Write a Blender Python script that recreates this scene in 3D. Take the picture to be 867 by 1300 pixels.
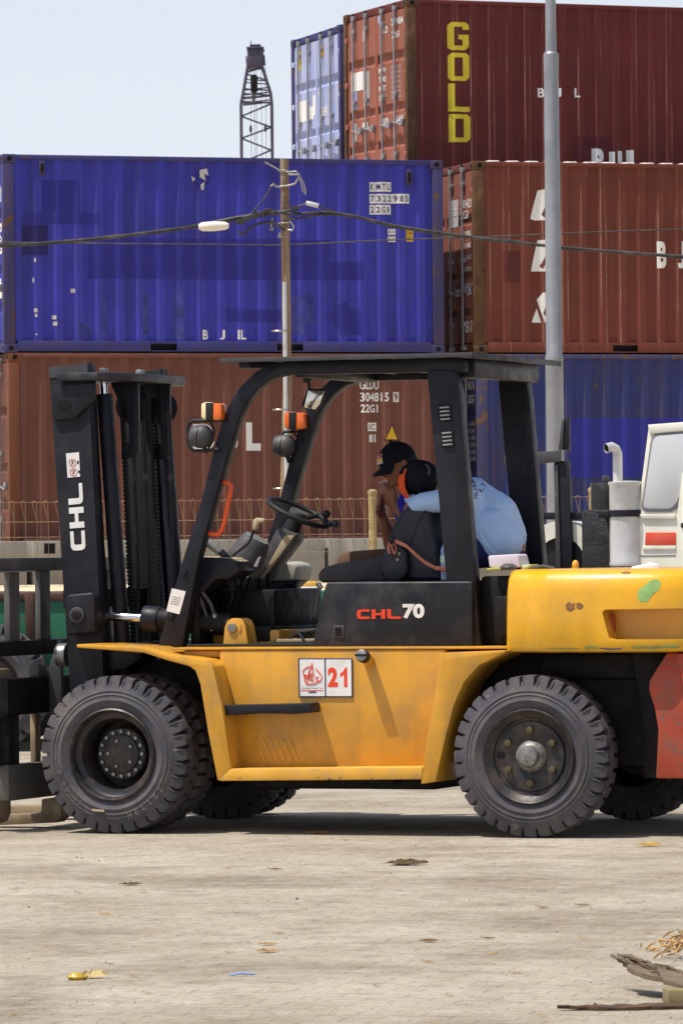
import bpy, bmesh, math, random
from math import sin, cos, pi, radians, atan2, sqrt
from mathutils import Vector, Matrix, Quaternion
random.seed(7)
for o in list(bpy.data.objects): bpy.data.objects.remove(o)
sc = bpy.context.scene
col = sc.collection

# ------------------------------------------------------------------ camera, sky, sun, exposure
CF, CPIT, CROLL, CH = 6536.5, 0.00833, -0.009976, 1.4151      # focal length (in 867-wide picture pixels), pitch, roll, height
cr, sr = cos(CROLL), sin(CROLL)
cam = bpy.data.objects.new('camera', bpy.data.cameras.new('camera')); col.objects.link(cam)
_ex, _fw, _up = Vector((1, 0, 0)), Vector((0, cos(CPIT), sin(CPIT))), Vector((0, -sin(CPIT), cos(CPIT)))
_r, _u = _ex*cr + _up*sr, _up*cr - _ex*sr
cam.matrix_world = Matrix(((_r.x, _u.x, -_fw.x, 0), (_r.y, _u.y, -_fw.y, 0), (_r.z, _u.z, -_fw.z, CH), (0, 0, 0, 1)))
cam.data.sensor_fit = 'HORIZONTAL'; cam.data.sensor_width = 36; cam.data.lens = CF/867*36
cam.data.clip_start = 0.5; cam.data.clip_end = 6000
cam.data.dof.use_dof = True; cam.data.dof.focus_distance = 26.0; cam.data.dof.aperture_fstop = 36
sc.camera = cam
SUN_TRAVEL = Vector((0.36, 0.165, -0.92)).normalized()
w = bpy.data.worlds.new('World'); sc.world = w; w.use_nodes = True
nt = w.node_tree; bg = nt.nodes['Background']
sky = nt.nodes.new('ShaderNodeTexSky'); sky.sky_type = 'NISHITA'; sky.sun_disc = False
sky.sun_elevation = math.asin(-SUN_TRAVEL.z); sky.sun_rotation = atan2(-SUN_TRAVEL.x, -SUN_TRAVEL.y)
sky.air_density = 1.0; sky.dust_density = 3.0; sky.ozone_density = 1.0
SKY_STRENGTH = 0.12
tcw = nt.nodes.new('ShaderNodeTexCoord'); sep = nt.nodes.new('ShaderNodeSeparateXYZ'); nt.links.new(tcw.outputs['Generated'], sep.inputs[0])
hzr = nt.nodes.new('ShaderNodeMapRange'); hzr.interpolation_type = 'SMOOTHSTEP'; nt.links.new(sep.outputs['Z'], hzr.inputs[0])
for k_, v_ in zip((1, 2, 3, 4), (0.0, 0.42, 1.0, 0.0)): hzr.inputs[k_].default_value = v_
mxw = nt.nodes.new('ShaderNodeMix'); mxw.data_type = 'RGBA'; nt.links.new(hzr.outputs[0], mxw.inputs[0]); nt.links.new(sky.outputs[0], mxw.inputs[6])
mxw.inputs[7].default_value = (0.77/SKY_STRENGTH, 0.825/SKY_STRENGTH, 0.915/SKY_STRENGTH, 1)      # milky tropical haze low over the port
nt.links.new(mxw.outputs[2], bg.inputs[0]); bg.inputs[1].default_value = SKY_STRENGTH
sd = bpy.data.lights.new('sun', 'SUN'); sd.energy = 4.6; sd.angle = radians(0.53); sd.color = (1.0, 0.955, 0.88)
sun = bpy.data.objects.new('sun', sd); col.objects.link(sun)
sun.rotation_mode = 'QUATERNION'; sun.rotation_quaternion = SUN_TRAVEL.to_track_quat('-Z', 'Y')
sc.view_settings.view_transform = 'Standard'; sc.view_settings.look = 'None'
sc.view_settings.exposure = 0.1; sc.view_settings.gamma = 1.0; sc.view_settings.use_curve_mapping = False

# ------------------------------------------------------------------ where things stand: frames and measuring helpers
FORK_O, FORK_YAW = Vector((0.9613, 25.6116, 0)), -0.3543       # local +X = rear of the forklift, +Y = its far side
CONT_O, CONT_YAW = Vector((-4.3638, 66.9788, 1.5044)), 0.3118  # local +X along the containers, +Y away
CAMP = Vector((0, 0, CH))
def ray(px, py):
    qx, qy = px-433.5, py-650.0
    u, v = cr*qx+sr*qy, -sr*qx+cr*qy
    return _ex*(u/CF) + _up*(-v/CF) + _fw
class Frame:
    def __init__(s, o, yaw): s.m = Matrix.Translation(o) @ Matrix.Rotation(yaw, 4, 'Z'); s.i = s.m.inverted(); s.o = o; s.yaw = yaw
    def _hit(s, px, py, ax, val):
        o = s.i @ CAMP; d = s.i.to_3x3() @ ray(px, py)
        return o + d*((val-o[ax])/d[ax])
    def Y(s, px, py, y): return s._hit(px, py, 1, y)
    def X(s, px, py, x): return s._hit(px, py, 0, x)
    def Z(s, px, py, z): return s._hit(px, py, 2, z)
    def poly(s, pts, y): return [(q.x, q.z) for q in (s.Y(a, b, y) for a, b in pts)]
FK = Frame(FORK_O, FORK_YAW); CT = Frame(CONT_O, CONT_YAW); WD = Frame(Vector((0, 0, 0)), 0.0)

# ------------------------------------------------------------------ materials
def lin(c):
    return tuple((x/12.92 if x <= .04045 else ((x+.055)/1.055)**2.4) for x in (c[0]/255, c[1]/255, c[2]/255))
def M(name, rgb, rough=.5, metal=0.0, var=.18, vscale=3.0, dirt=None, streak=None, chip=None, bump=None, spec=.4, coat=0.0, edge=None):
    m = bpy.data.materials.new(name); m.use_nodes = True; n = m.node_tree; N, L = n.nodes, n.links
    b = N['Principled BSDF']; b.inputs['Metallic'].default_value = metal; b.inputs['Roughness'].default_value = rough
    b.inputs['Specular IOR Level'].default_value = spec; b.inputs['Coat Weight'].default_value = coat
    base = lin(rgb); tc = N.new('ShaderNodeTexCoord')
    def noise(scale, detail=4, vec=None, rg=.55):
        t = N.new('ShaderNodeTexNoise'); t.inputs['Scale'].default_value = scale; t.inputs['Detail'].default_value = detail; t.inputs['Roughness'].default_value = rg
        L.new(vec or tc.outputs['Object'], t.inputs['Vector']); return t.outputs['Fac']
    def ramp(s, a, c, lo=0.0, hi=1.0):
        t = N.new('ShaderNodeMapRange'); t.inputs['From Min'].default_value = a; t.inputs['From Max'].default_value = c
        t.inputs['To Min'].default_value = lo; t.inputs['To Max'].default_value = hi; L.new(s, t.inputs['Value']); return t.outputs['Result']
    def mix(a, c, f):
        t = N.new('ShaderNodeMix'); t.data_type = 'RGBA'
        for k, v in ((6, a), (7, c)):
            if isinstance(v, tuple): t.inputs[k].default_value = (*v[:3], 1)
            else: L.new(v, t.inputs[k])
        if isinstance(f, float): t.inputs[0].default_value = f
        else: L.new(f, t.inputs[0])
        return t.outputs[2]
    c = mix(tuple(x*(1-var) for x in base), tuple(min(1, x*(1+var)) for x in base), ramp(noise(vscale, 6), .3, .7))
    rsrc = None
    if dirt:                                           # (rgb, amount, scale)
        f = ramp(noise(dirt[2], 8, rg=.65), .45, .75, 0.0, dirt[1]); c = mix(c, lin(dirt[0]), f); rsrc = f
    if streak:                                         # (rgb, amount, horizontal scale)
        mp = N.new('ShaderNodeMapping'); mp.inputs['Scale'].default_value = (streak[2], streak[2], streak[2]*.06) if len(streak) < 4 else (streak[2]*.05, streak[2], streak[2]); L.new(tc.outputs['Object'], mp.inputs['Vector'])
        f = ramp(noise(1.0, 6, mp.outputs[0]), .52, .78, 0.0, streak[1]); c = mix(c, lin(streak[0]), f)
    if edge:                                           # worn paint along the folds of the corrugation: (rgb, amount)
        sp = N.new('ShaderNodeSeparateXYZ'); L.new(tc.outputs['Object'], sp.inputs[0])
        def mth(op, a, c=None):
            t = N.new('ShaderNodeMath'); t.operation = op
            for i_, v in ((0, a), (1, c)):
                if v is None: continue
                if isinstance(v, (int, float)): t.inputs[i_].default_value = v
                else: L.new(v, t.inputs[i_])
            return t.outputs[0]
        fr = mth('FRACT', mth('DIVIDE', mth('SUBTRACT', sp.outputs['X'], .16), .278))
        ln = mth('MAXIMUM', mth('LESS_THAN', mth('ABSOLUTE', mth('SUBTRACT', fr, .265)), .028), mth('LESS_THAN', mth('ABSOLUTE', mth('SUBTRACT', fr, .985)), .022))
        mp = N.new('ShaderNodeMapping'); mp.inputs['Scale'].default_value = (9, 9, .55); L.new(tc.outputs['Object'], mp.inputs['Vector'])
        f = mth('MULTIPLY', ln, ramp(noise(1.0, 8, mp.outputs[0], .72), .50, .60, 0.0, edge[1])); c = mix(c, lin(edge[0]), f)
    if chip:                                           # (rgb, threshold, scale)
        f = ramp(noise(chip[2], 9, rg=.7), chip[1], chip[1]+.03); c = mix(c, lin(chip[0]), f)
    L.new(c, b.inputs['Base Color'])
    r = ramp(noise(vscale*2.7, 5), .3, .7, max(0.02, rough-.09), min(1, rough+.12)); L.new(r, b.inputs['Roughness'])
    if bump:
        bp = N.new('ShaderNodeBump'); bp.inputs['Strength'].default_value = bump[1]; bp.inputs['Distance'].default_value = bump[2] if len(bump) > 2 else .01
        L.new(noise(bump[0], 6), bp.inputs['Height']); L.new(bp.outputs[0], b.inputs['Normal'])
    return m
YEL = M('yellow_machine_paint', (208, 150, 42), .34, var=.1, vscale=2.2, dirt=((150, 120, 74), .7, 5), streak=((150, 112, 56), .45, 11), chip=((108, 92, 66), .675, 15), bump=(60, .06, .002), coat=.25)
YEL2 = M('glossy_yellow_counterweight_paint', (222, 164, 26), .28, var=.07, vscale=1.6, dirt=((176, 136, 60), .5, 5), streak=((170, 124, 44), .35, 8), chip=((120, 96, 60), .70, 18), bump=(3, .10, .01), coat=.3)
YELW = M('worn_edge_and_streak_yellow', (222, 166, 60), .45, var=.15, vscale=6, dirt=((150, 130, 100), .7, 12), chip=((92, 76, 58), .62, 22))
RED = M('scuffed_orange_red_paint', (170, 66, 42), .55, var=.2, vscale=4, dirt=((112, 78, 66), .9, 8), chip=((124, 88, 74), .57, 34))
BLK = M('black_frame_paint', (24, 24, 33), .45, var=.25, vscale=4, dirt=((62, 60, 62), .32, 5), chip=((110, 102, 94), .74, 20), spec=.28)
BLK2 = M('dusty_black_mast_paint', (25, 25, 32), .5, var=.3, vscale=3, dirt=((66, 62, 60), .38, 5), chip=((128, 108, 84), .73, 12), spec=.25)
HOOD = M('dusty_black_hood_paint', (27, 27, 33), .42, var=.25, vscale=3, dirt=((96, 92, 88), .34, 7), chip=((140, 136, 130), .69, 9), spec=.3)
BLKT = M('scuffed_black_plate', (44, 44, 50), .45, .2, var=.35, vscale=7, dirt=((110, 104, 98), .5, 8))
DARK = M('oily_dark_steel_and_shade', (16, 15, 17), .6, var=.3, vscale=6, dirt=((46, 42, 38), .4, 7), spec=.25)
GREY = M('scuffed_grey_steel', (76, 75, 78), .5, .35, var=.25, vscale=6, dirt=((70, 60, 52), .6, 8), chip=((140, 132, 124), .66, 20))
WORN = M('worn_brown_fork_steel', (150, 130, 102), .6, .1, var=.3, vscale=7, dirt=((70, 50, 38), .7, 6))
CHROME = M('polished_rod_steel', (215, 215, 218), .14, 1.0, var=.05)
STEEL = M('dull_bolt_steel', (150, 148, 146), .38, .85, var=.2, vscale=20, dirt=((96, 74, 52), .5, 18))
RUB = M('dusty_tyre_rubber', (72, 70, 76), .72, var=.25, vscale=5, dirt=((118, 108, 98), .5, 7), chip=((126, 112, 96), .64, 16), bump=(70, .35, .004), spec=.3)
RUBT = M('plain_black_rubber', (26, 26, 28), .6, var=.2, vscale=8)
RIM = M('dirty_black_rim_paint', (44, 43, 46), .42, .2, var=.3, vscale=8, dirt=((120, 100, 80), .5, 9), chip=((135, 105, 76), .66, 16))
NUT = M('oily_brass_brown_nut', (104, 92, 66), .45, .6, var=.25, vscale=20, dirt=((50, 44, 38), .6, 20))
HUB = M('scratched_hub_aluminium', (134, 132, 128), .5, .5, var=.3, vscale=18, dirt=((58, 54, 48), .9, 22), chip=((190, 188, 180), .62, 40))
VINYL = M('black_seat_vinyl', (27, 29, 41), .42, var=.2, vscale=6, bump=(200, .15, .002), dirt=((86, 86, 92), .3, 7))
GREYP = M('grey_plastic', (112, 112, 110), .5, var=.12, vscale=8, dirt=((150, 142, 126), .5, 7))
DGREYP = M('dark_grey_plastic', (62, 62, 66), .5, var=.15, vscale=8, dirt=((120, 112, 100), .4, 8))
BEIGE = M('dusty_beige_metal', (176, 160, 128), .6, var=.12, vscale=6, dirt=((110, 96, 76), .5, 9))
AMBER = M('amber_lens', (228, 104, 20), .2, var=.06, spec=.6, coat=.4)
CREAM = M('cream_plastic', (226, 208, 160), .4, var=.08, vscale=10)
ORANGE = M('orange_handle_paint', (226, 84, 30), .36, var=.08, coat=.2)
WHITE = M('white_sticker', (226, 224, 222), .5, var=.05, vscale=10, dirt=((170, 160, 145), .35, 12))
LETW = M('white_stencil_paint', (222, 220, 216), .6, var=.06, vscale=4, chip=((110, 80, 70), .68, 9))
LETR = M('orange_red_letter_film', (222, 66, 30), .45, var=.05)
LETP = M('faded_red_print', (214, 120, 110), .5, var=.1)
LETN = M('navy_letter_paint', (30, 30, 84), .5, var=.05)
LETK = M('black_letter_paint', (24, 24, 30), .6, var=.05)
LETY = M('yellow_stencil_paint', (212, 190, 44), .6, var=.1, vscale=3, chip=((90, 50, 40), .64, 6))
GREENP = M('pale_green_primer', (136, 172, 100), .6, var=.15, vscale=12)
GREENS = M('pale_green_scuff', (142, 156, 88), .6, var=.35, vscale=40, dirt=((190, 140, 50), .9, 14))
BARE = M('rusty_bare_metal', (128, 88, 56), .7, .2, var=.4, vscale=30)
BLUEP = M('blue_scuff_paint', (84, 92, 120), .6, var=.3, vscale=30)
SKIN = M('dark_tan_skin', (150, 98, 72), .5, var=.1, vscale=18, spec=.35, bump=(140, .08, .002))
SHIRTB = M('light_blue_cotton', (178, 208, 246), .85, var=.06, vscale=9, bump=(7, .5, .02), spec=.15)
SHIRTP = M('purple_blue_cotton', (50, 44, 160), .85, var=.1, vscale=9, bump=(9, .5, .02), spec=.15)
TROUB = M('dusty_brown_cotton', (96, 76, 64), .9, var=.15, vscale=9, bump=(12, .5, .015), spec=.1)
TROUN = M('navy_denim', (40, 48, 92), .9, var=.15, vscale=14, bump=(12, .4, .015), spec=.1)
CAPB = M('black_cap_cotton', (27, 27, 35), .85, var=.15, vscale=12, spec=.15)
CAPO = M('orange_cap_cotton', (232, 92, 44), .8, var=.06, spec=.15)
MAROON = M('maroon_cotton', (92, 50, 56), .9, var=.2, vscale=20)
BLACKH = M('black_hole_paint', (6, 6, 7), .9, var=.1)
def glass(name, rgb, rough):
    m = M(name, rgb, rough, var=.04, vscale=4, spec=.8, coat=.5); return m
MIRR = M('mirror_glass', (226, 220, 205), .08, .9, var=.05)

# ------------------------------------------------------------------ mesh building
class MB:
    def __init__(s): s.bm = bmesh.new(); s.mats = []
    def _idx(s, m):
        if m not in s.mats: s.mats.append(m)
        return s.mats.index(m)
    def _take(s, b, m, bev=0, seg=2):
        if bev:
            bmesh.ops.recalc_face_normals(b, faces=b.faces)
            ed = [e for e in b.edges if len(e.link_faces) == 2 and e.calc_face_angle(0) > .4]
            bmesh.ops.bevel(b, geom=ed, offset=bev, segments=seg, profile=.5, affect='EDGES', clamp_overlap=True)
        i = s._idx(m)
        for f in b.faces: f.material_index = i
        t = bpy.data.meshes.new('t'); b.to_mesh(t); b.free(); s.bm.from_mesh(t); bpy.data.meshes.remove(t); return s
    def box(s, x0, x1, y0, y1, z0, z1, m, bev=.004, rot=None, seg=2):
        b = bmesh.new(); bmesh.ops.create_cube(b, size=1)
        for v in b.verts: v.co = Vector(((x0+x1)/2+v.co.x*(x1-x0), (y0+y1)/2+v.co.y*(y1-y0), (z0+z1)/2+v.co.z*(z1-z0)))
        if bev: bev = min(bev, .3*min(abs(x1-x0), abs(y1-y0), abs(z1-z0)))
        s_b = b
        if rot:
            s.bmtmp = None
            for v in s_b.verts: v.co = rot @ v.co
        return s._take(s_b, m, bev, seg)
    def prism(s, pts, y0, y1, m, bev=.004, seg=2):     # polygon in X-Z, extruded along Y
        b = bmesh.new(); lo = [b.verts.new((x, y0, z)) for x, z in pts]; hi = [b.verts.new((x, y1, z)) for x, z in pts]
        b.faces.new(lo); b.faces.new(hi[::-1]); n = len(pts)
        for i in range(n): b.faces.new((lo[i], hi[i], hi[(i+1) % n], lo[(i+1) % n]))
        bmesh.ops.recalc_face_normals(b, faces=b.faces)
        return s._take(b, m, bev, seg)
    def prismz(s, pts, z0, z1, m, bev=.004, seg=2):    # polygon in X-Y, extruded along Z
        b = bmesh.new(); lo = [b.verts.new((x, y, z0)) for x, y in pts]; hi = [b.verts.new((x, y, z1)) for x, y in pts]
        b.faces.new(lo); b.faces.new(hi[::-1]); n = len(pts)
        for i in range(n): b.faces.new((lo[i], hi[i], hi[(i+1) % n], lo[(i+1) % n]))
        bmesh.ops.recalc_face_normals(b, faces=b.faces)
        return s._take(b, m, bev, seg)
    def cyl(s, p0, p1, r0, m, r1=None, n=20, bev=0):
        p0, p1 = Vector(p0), Vector(p1); r1 = r0 if r1 is None else r1
        b = bmesh.new(); bmesh.ops.create_cone(b, cap_ends=True, segments=n, radius1=r0, radius2=r1, depth=(p1-p0).length)
        q = (p1-p0).to_track_quat('Z', 'Y').to_matrix().to_4x4(); q.translation = (p0+p1)/2
        for v in b.verts: v.co = q @ v.co
        return s._take(b, m, bev)
    def tube(s, pts, r, m, n=8, closed=False, cap=True):
        pts = [Vector(p) for p in pts]; b = bmesh.new(); rings = []; N = len(pts); up = None
        rr = r if isinstance(r, (list, tuple)) else [r]*N
        for i, p in enumerate(pts):
            if closed: d = pts[(i+1) % N]-pts[i-1]
            else: d = pts[min(i+1, N-1)]-pts[max(i-1, 0)]
            d.normalize()
            if up is None: up = d.orthogonal().normalized()
            up = (up-d*up.dot(d)).normalized(); sd_ = d.cross(up)
            rings.append([b.verts.new(p+(up*cos(2*pi*k/n)+sd_*sin(2*pi*k/n))*rr[i]) for k in range(n)])
        for i in range(N if closed else N-1):
            A, B = rings[i], rings[(i+1) % N]
            for k in range(n): b.faces.new((A[k], A[(k+1) % n], B[(k+1) % n], B[k]))
        if cap and not closed: b.faces.new(rings[0][::-1]); b.faces.new(rings[-1])
        bmesh.ops.recalc_face_normals(b, faces=b.faces)
        return s._take(b, m)
    def lathe(s, prof, c, m, n=48, axis='Y', a0=0, a1=2*pi):   # prof: (radius, offset along axis)
        b = bmesh.new(); c = Vector(c); full = abs(a1-a0-2*pi) < 1e-6; K = n if full else n+1; rings = []
        for r, h in prof:
            ring = []
            for k in range(K):
                a = a0+(a1-a0)*k/n
                v = Vector((r*cos(a), h, r*sin(a))) if axis == 'Y' else (Vector((r*cos(a), r*sin(a), h)) if axis == 'Z' else Vector((h, r*cos(a), r*sin(a))))
                ring.append(b.verts.new(c+v))
            rings.append(ring)
        for i in range(len(prof)-1):
            A, B = rings[i], rings[i+1]
            for k in range(n): b.faces.new((A[k], A[(k+1) % K], B[(k+1) % K], B[k]))
        bmesh.ops.remove_doubles(b, verts=b.verts, dist=1e-6)
        bmesh.ops.recalc_face_normals(b, faces=b.faces)
        return s._take(b, m)
    def ell(s, c, r, m, rot=None, n=20):
        b = bmesh.new(); bmesh.ops.create_uvsphere(b, u_segments=n, v_segments=max(6, n*2//3), radius=1)
        for v in b.verts:
            q = Vector((v.co.x*r[0], v.co.y*r[1], v.co.z*r[2])); q = (rot @ q) if rot else q; v.co = q+Vector(c)
        return s._take(b, m)
    def loft(s, rings, m, cap=True, bev=0):
        b = bmesh.new(); R = [[b.verts.new(p) for p in r] for r in rings]; n = len(R[0])
        for i in range(len(R)-1):
            for k in range(n): b.faces.new((R[i][k], R[i][(k+1) % n], R[i+1][(k+1) % n], R[i+1][k]))
        if cap: b.faces.new(R[0][::-1]); b.faces.new(R[-1])
        bmesh.ops.recalc_face_normals(b, faces=b.faces)
        return s._take(b, m, bev)
    def raw(s, verts, faces, m, solid=0, bev=0):
        b = bmesh.new(); V = [b.verts.new(v) for v in verts]
        for f in faces: b.faces.new([V[i] for i in f])
        return s._take(b, m)
    def mesh(s, me, m, mat=None):
        b = bmesh.new(); b.from_mesh(me)
        if mat: bmesh.ops.transform(b, matrix=mat, verts=b.verts)
        return s._take(b, m)
    def finish(s, name, angle=38):
        a = radians(angle)
        for f in s.bm.faces: f.smooth = True
        for e in s.bm.edges:
            if len(e.link_faces) != 2 or e.calc_face_angle(0) > a: e.smooth = False
        me = bpy.data.meshes.new(name); s.bm.to_mesh(me); s.bm.free()
        for m in s.mats: me.materials.append(m)
        return me
    def build(s, name, parent=None, angle=38):
        o = bpy.data.objects.new(name, s.finish(name, angle)); col.objects.link(o)
        if parent: o.parent = parent
        return o
def tag(o, label=None, cat=None, group=None, kind=None):
    if label: o['label'] = label
    if cat: o['category'] = cat
    if group: o['group'] = group
    if kind: o['kind'] = kind
    return o
def thing(name, label, cat, loc=(0, 0, 0), rz=0.0, group=None):
    o = bpy.data.objects.new(name, None); col.objects.link(o); o.empty_display_size = .2
    o.location = loc; o.rotation_euler = (0, 0, rz); return tag(o, label, cat, group)
def evaluated(o):
    dg = bpy.context.evaluated_depsgraph_get(); return bpy.data.meshes.new_from_object(o.evaluated_get(dg))
_txt = {}
def text_mesh(t, bold=.0, shear=0.0, space=1.0):
    key = (t, bold, shear, space)
    if key in _txt: return _txt[key]
    cu = bpy.data.curves.new('t', 'FONT'); cu.body = t; cu.size = 1; cu.offset = bold; cu.shear = shear; cu.space_character = space; cu.fill_mode = 'FRONT'; cu.resolution_u = 3
    o = bpy.data.objects.new('t', cu); col.objects.link(o); me = evaluated(o); bpy.data.objects.remove(o)
    xs = [v.co.x for v in me.vertices]; ys = [v.co.y for v in me.vertices]
    x0, x1, y0, y1 = min(xs), max(xs), min(ys), max(ys)
    for v in me.vertices: v.co = Vector(((v.co.x-x0)/max(1e-6, x1-x0), (v.co.y-y0)/max(1e-6, y1-y0), 0))
    _txt[key] = me; return me
def put_text(mb, t, mat, o, ux, uy, bold=.0, conform=None, **k):   # o = lower-left corner, ux/uy = edge vectors of the box the text fills
    me = text_mesh(t, bold, **k); o, ux, uy = Vector(o), Vector(ux), Vector(uy)
    b = bmesh.new(); b.from_mesh(me)
    for v in b.verts: v.co = o+ux*v.co.x+uy*v.co.y
    if conform: conform(b)
    mb._take(b, mat)
def flat(mb, pts, mat, conform=None):
    b = bmesh.new(); b.faces.new([b.verts.new(p) for p in pts])
    if conform: conform(b)
    mb._take(b, mat)
def remeshed(mb, name, parent, mat, voxel=.008, smooth=6, factor=.5):
    me = mb.finish('t'); o = bpy.data.objects.new('t', me); col.objects.link(o)
    r = o.modifiers.new('r', 'REMESH'); r.mode = 'VOXEL'; r.voxel_size = voxel; r.use_smooth_shade = True
    s_ = o.modifiers.new('s', 'SMOOTH'); s_.iterations = smooth; s_.factor = factor
    m2 = evaluated(o); bpy.data.objects.remove(o); m2.name = name; m2.materials.clear(); m2.materials.append(mat)
    for p in m2.polygons: p.use_smooth = True; p.material_index = 0
    q = bpy.data.objects.new(name, m2); col.objects.link(q); q.parent = parent; return q
def caps(mb, p0, r0, p1, r1, m=None):                # tapered capsule, closed solids for remeshing
    p0, p1 = Vector(p0), Vector(p1); m = m or SKIN
    mb.ell(p0, (r0,)*3, m, n=16); mb.ell(p1, (r1,)*3, m, n=16)
    if (p1-p0).length > 1e-4: mb.cyl(p0, p1, r0, m, r1, n=16)

# ------------------------------------------------------------------ ground, terrace, far ground
def ground_mat():
    m = bpy.data.materials.new('dusty_paving'); m.use_nodes = True; n = m.node_tree; N, L = n.nodes, n.links; b = N['Principled BSDF']
    tc = N.new('ShaderNodeTexCoord')
    def noise(scale, det, sx=1, sy=1):
        mp = N.new('ShaderNodeMapping'); mp.inputs['Scale'].default_value = (sx, sy, 1); L.new(tc.outputs['Object'], mp.inputs[0])
        t = N.new('ShaderNodeTexNoise'); t.inputs['Scale'].default_value = scale; t.inputs['Detail'].default_value = det; t.inputs['Roughness'].default_value = .62; L.new(mp.outputs[0], t.inputs[0]); return t.outputs['Fac']
    def ramp(s_, a, c, lo=0, hi=1):
        t = N.new('ShaderNodeMapRange'); L.new(s_, t.inputs[0])
        for k, v in zip((1, 2, 3, 4), (a, c, lo, hi)): t.inputs[k].default_value = v
        return t.outputs[0]
    def mix(a, c, f):
        t = N.new('ShaderNodeMix'); t.data_type = 'RGBA'
        for k, v in ((6, a), (7, c)):
            if isinstance(v, tuple): t.inputs[k].default_value = (*v, 1)
            else: L.new(v, t.inputs[k])
        L.new(f, t.inputs[0]); return t.outputs[2]
    c = mix((.35, .302, .23), (.455, .41, .33), ramp(noise(.8, 7, 1, .7), .35, .65))
    c = mix(c, (.225, .182, .13), ramp(noise(.7, 8, .9, 1.0), .48, .66, 0, .8))
    c = mix(c, (.21, .175, .13), ramp(noise(3.6, 8, 1.0, 1.0), .52, .68, 0, .6))
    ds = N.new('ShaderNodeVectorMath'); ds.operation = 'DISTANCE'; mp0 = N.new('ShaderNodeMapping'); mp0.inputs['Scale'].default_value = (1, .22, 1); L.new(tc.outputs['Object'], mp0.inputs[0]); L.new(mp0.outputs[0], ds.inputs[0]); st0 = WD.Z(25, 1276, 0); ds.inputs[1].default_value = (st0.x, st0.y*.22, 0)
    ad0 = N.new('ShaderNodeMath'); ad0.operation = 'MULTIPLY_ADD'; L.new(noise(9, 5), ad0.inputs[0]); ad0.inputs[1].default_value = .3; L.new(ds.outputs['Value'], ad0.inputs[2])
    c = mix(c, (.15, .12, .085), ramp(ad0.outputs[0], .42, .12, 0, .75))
    c = mix(c, (.52, .485, .43), ramp(noise(7, 5), .5, .75, 0, .6)); c = mix(c, (.30, .25, .19), ramp(noise(14, 6), .5, .68, 0, .55))
    c = mix(c, (.20, .17, .13), ramp(noise(28, 4), .62, .80, 0, .4))
    br = N.new('ShaderNodeTexBrick'); br.inputs['Scale'].default_value = 1; br.inputs['Brick Width'].default_value = .21; br.inputs['Row Height'].default_value = .105
    br.inputs['Mortar Size'].default_value = .008; br.inputs['Mortar Smooth'].default_value = .6; br.inputs['Bias'].default_value = 0
    br.inputs['Color1'].default_value = (1, 1, 1, 1); br.inputs['Color2'].default_value = (.86, .86, .86, 1); br.inputs['Mortar'].default_value = (.6, .56, .52, 1)
    mp = N.new('ShaderNodeMapping'); mp.inputs['Rotation'].default_value = (0, 0, .25); L.new(tc.outputs['Object'], mp.inputs[0]); L.new(mp.outputs[0], br.inputs[0])
    mx = N.new('ShaderNodeMix'); mx.data_type = 'RGBA'; mx.blend_type = 'MULTIPLY'; L.new(c, mx.inputs[6]); L.new(br.outputs[0], mx.inputs[7])
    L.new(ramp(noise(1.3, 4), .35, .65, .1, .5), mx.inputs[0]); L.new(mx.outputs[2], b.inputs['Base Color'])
    b.inputs['Roughness'].default_value = .93; b.inputs['Specular IOR Level'].default_value = .15
    ad = N.new('ShaderNodeMath'); ad.operation = 'MULTIPLY_ADD'; L.new(noise(11, 10), ad.inputs[0]); ad.inputs[1].default_value = 2.2; L.new(ramp(br.outputs['Fac'], 0, 1, .22, 0), ad.inputs[2])
    bp = N.new('ShaderNodeBump'); bp.inputs['Strength'].default_value = .9; bp.inputs['Distance'].default_value = .02; L.new(ad.outputs[0], bp.inputs['Height']); L.new(bp.outputs[0], b.inputs['Normal'])
    return m
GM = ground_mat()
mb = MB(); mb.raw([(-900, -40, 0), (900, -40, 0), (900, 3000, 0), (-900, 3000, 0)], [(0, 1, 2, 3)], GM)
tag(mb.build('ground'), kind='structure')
SAND = M('pale_sandy_soil', (204, 190, 160), .95, var=.18, vscale=1.2, dirt=((130, 112, 86), .6, 6), bump=(5, .5, .05), spec=.1)
mb = MB(); xs = [-40+i*2.0 for i in range(61)]; V = []; F = []
prof = [(48, -.02), (53, .34), (58, .72), (61.5, .98), (64, 1.06), (72, 1.08), (210, 1.1), (420, 1.1)]
for i, x in enumerate(xs):
    for y, z in prof: V.append((x, y, z+(random.uniform(-.03, .03) if 48 < y < 64 else 0)))
K = len(prof)
for i in range(len(xs)-1):
    for k in range(K-1): F.append((i*K+k, (i+1)*K+k, (i+1)*K+k+1, i*K+k+1))
mb.raw(V, F, SAND); tag(mb.build('terrace_ground', angle=80), kind='structure')

# ------------------------------------------------------------------ shipping containers
L20, W20, H20 = 6.058, 2.438, 2.591
PIT, DEP = .278, .036
def corr(x):                                           # depth of the corrugated side at x (0 = outer crest)
    t = ((x-.16) % PIT)/PIT
    if t < .26: return 0.0
    if t < .5: return DEP*(t-.26)/.24
    if t < .76: return DEP
    return DEP*(1-(t-.76)/.24)
BRK = []
for k in range(-1, 24):
    for t in (0, .26, .5, .76): BRK.append(.16+(k+t)*PIT)
BRK = [x for x in BRK if .15 < x < L20-.15]
SIDE_Y = .018
def conform(off):
    def f(b):
        xs_ = [v.co.x for v in b.verts]; a, c = min(xs_), max(xs_)
        for x in BRK:
            if a < x < c: bmesh.ops.bisect_plane(b, geom=b.verts[:]+b.edges[:]+b.faces[:], dist=1e-5, plane_co=(x, 0, 0), plane_no=(1, 0, 0))
        for v in b.verts: v.co.y = SIDE_Y+corr(v.co.x)-off
    return f
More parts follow.
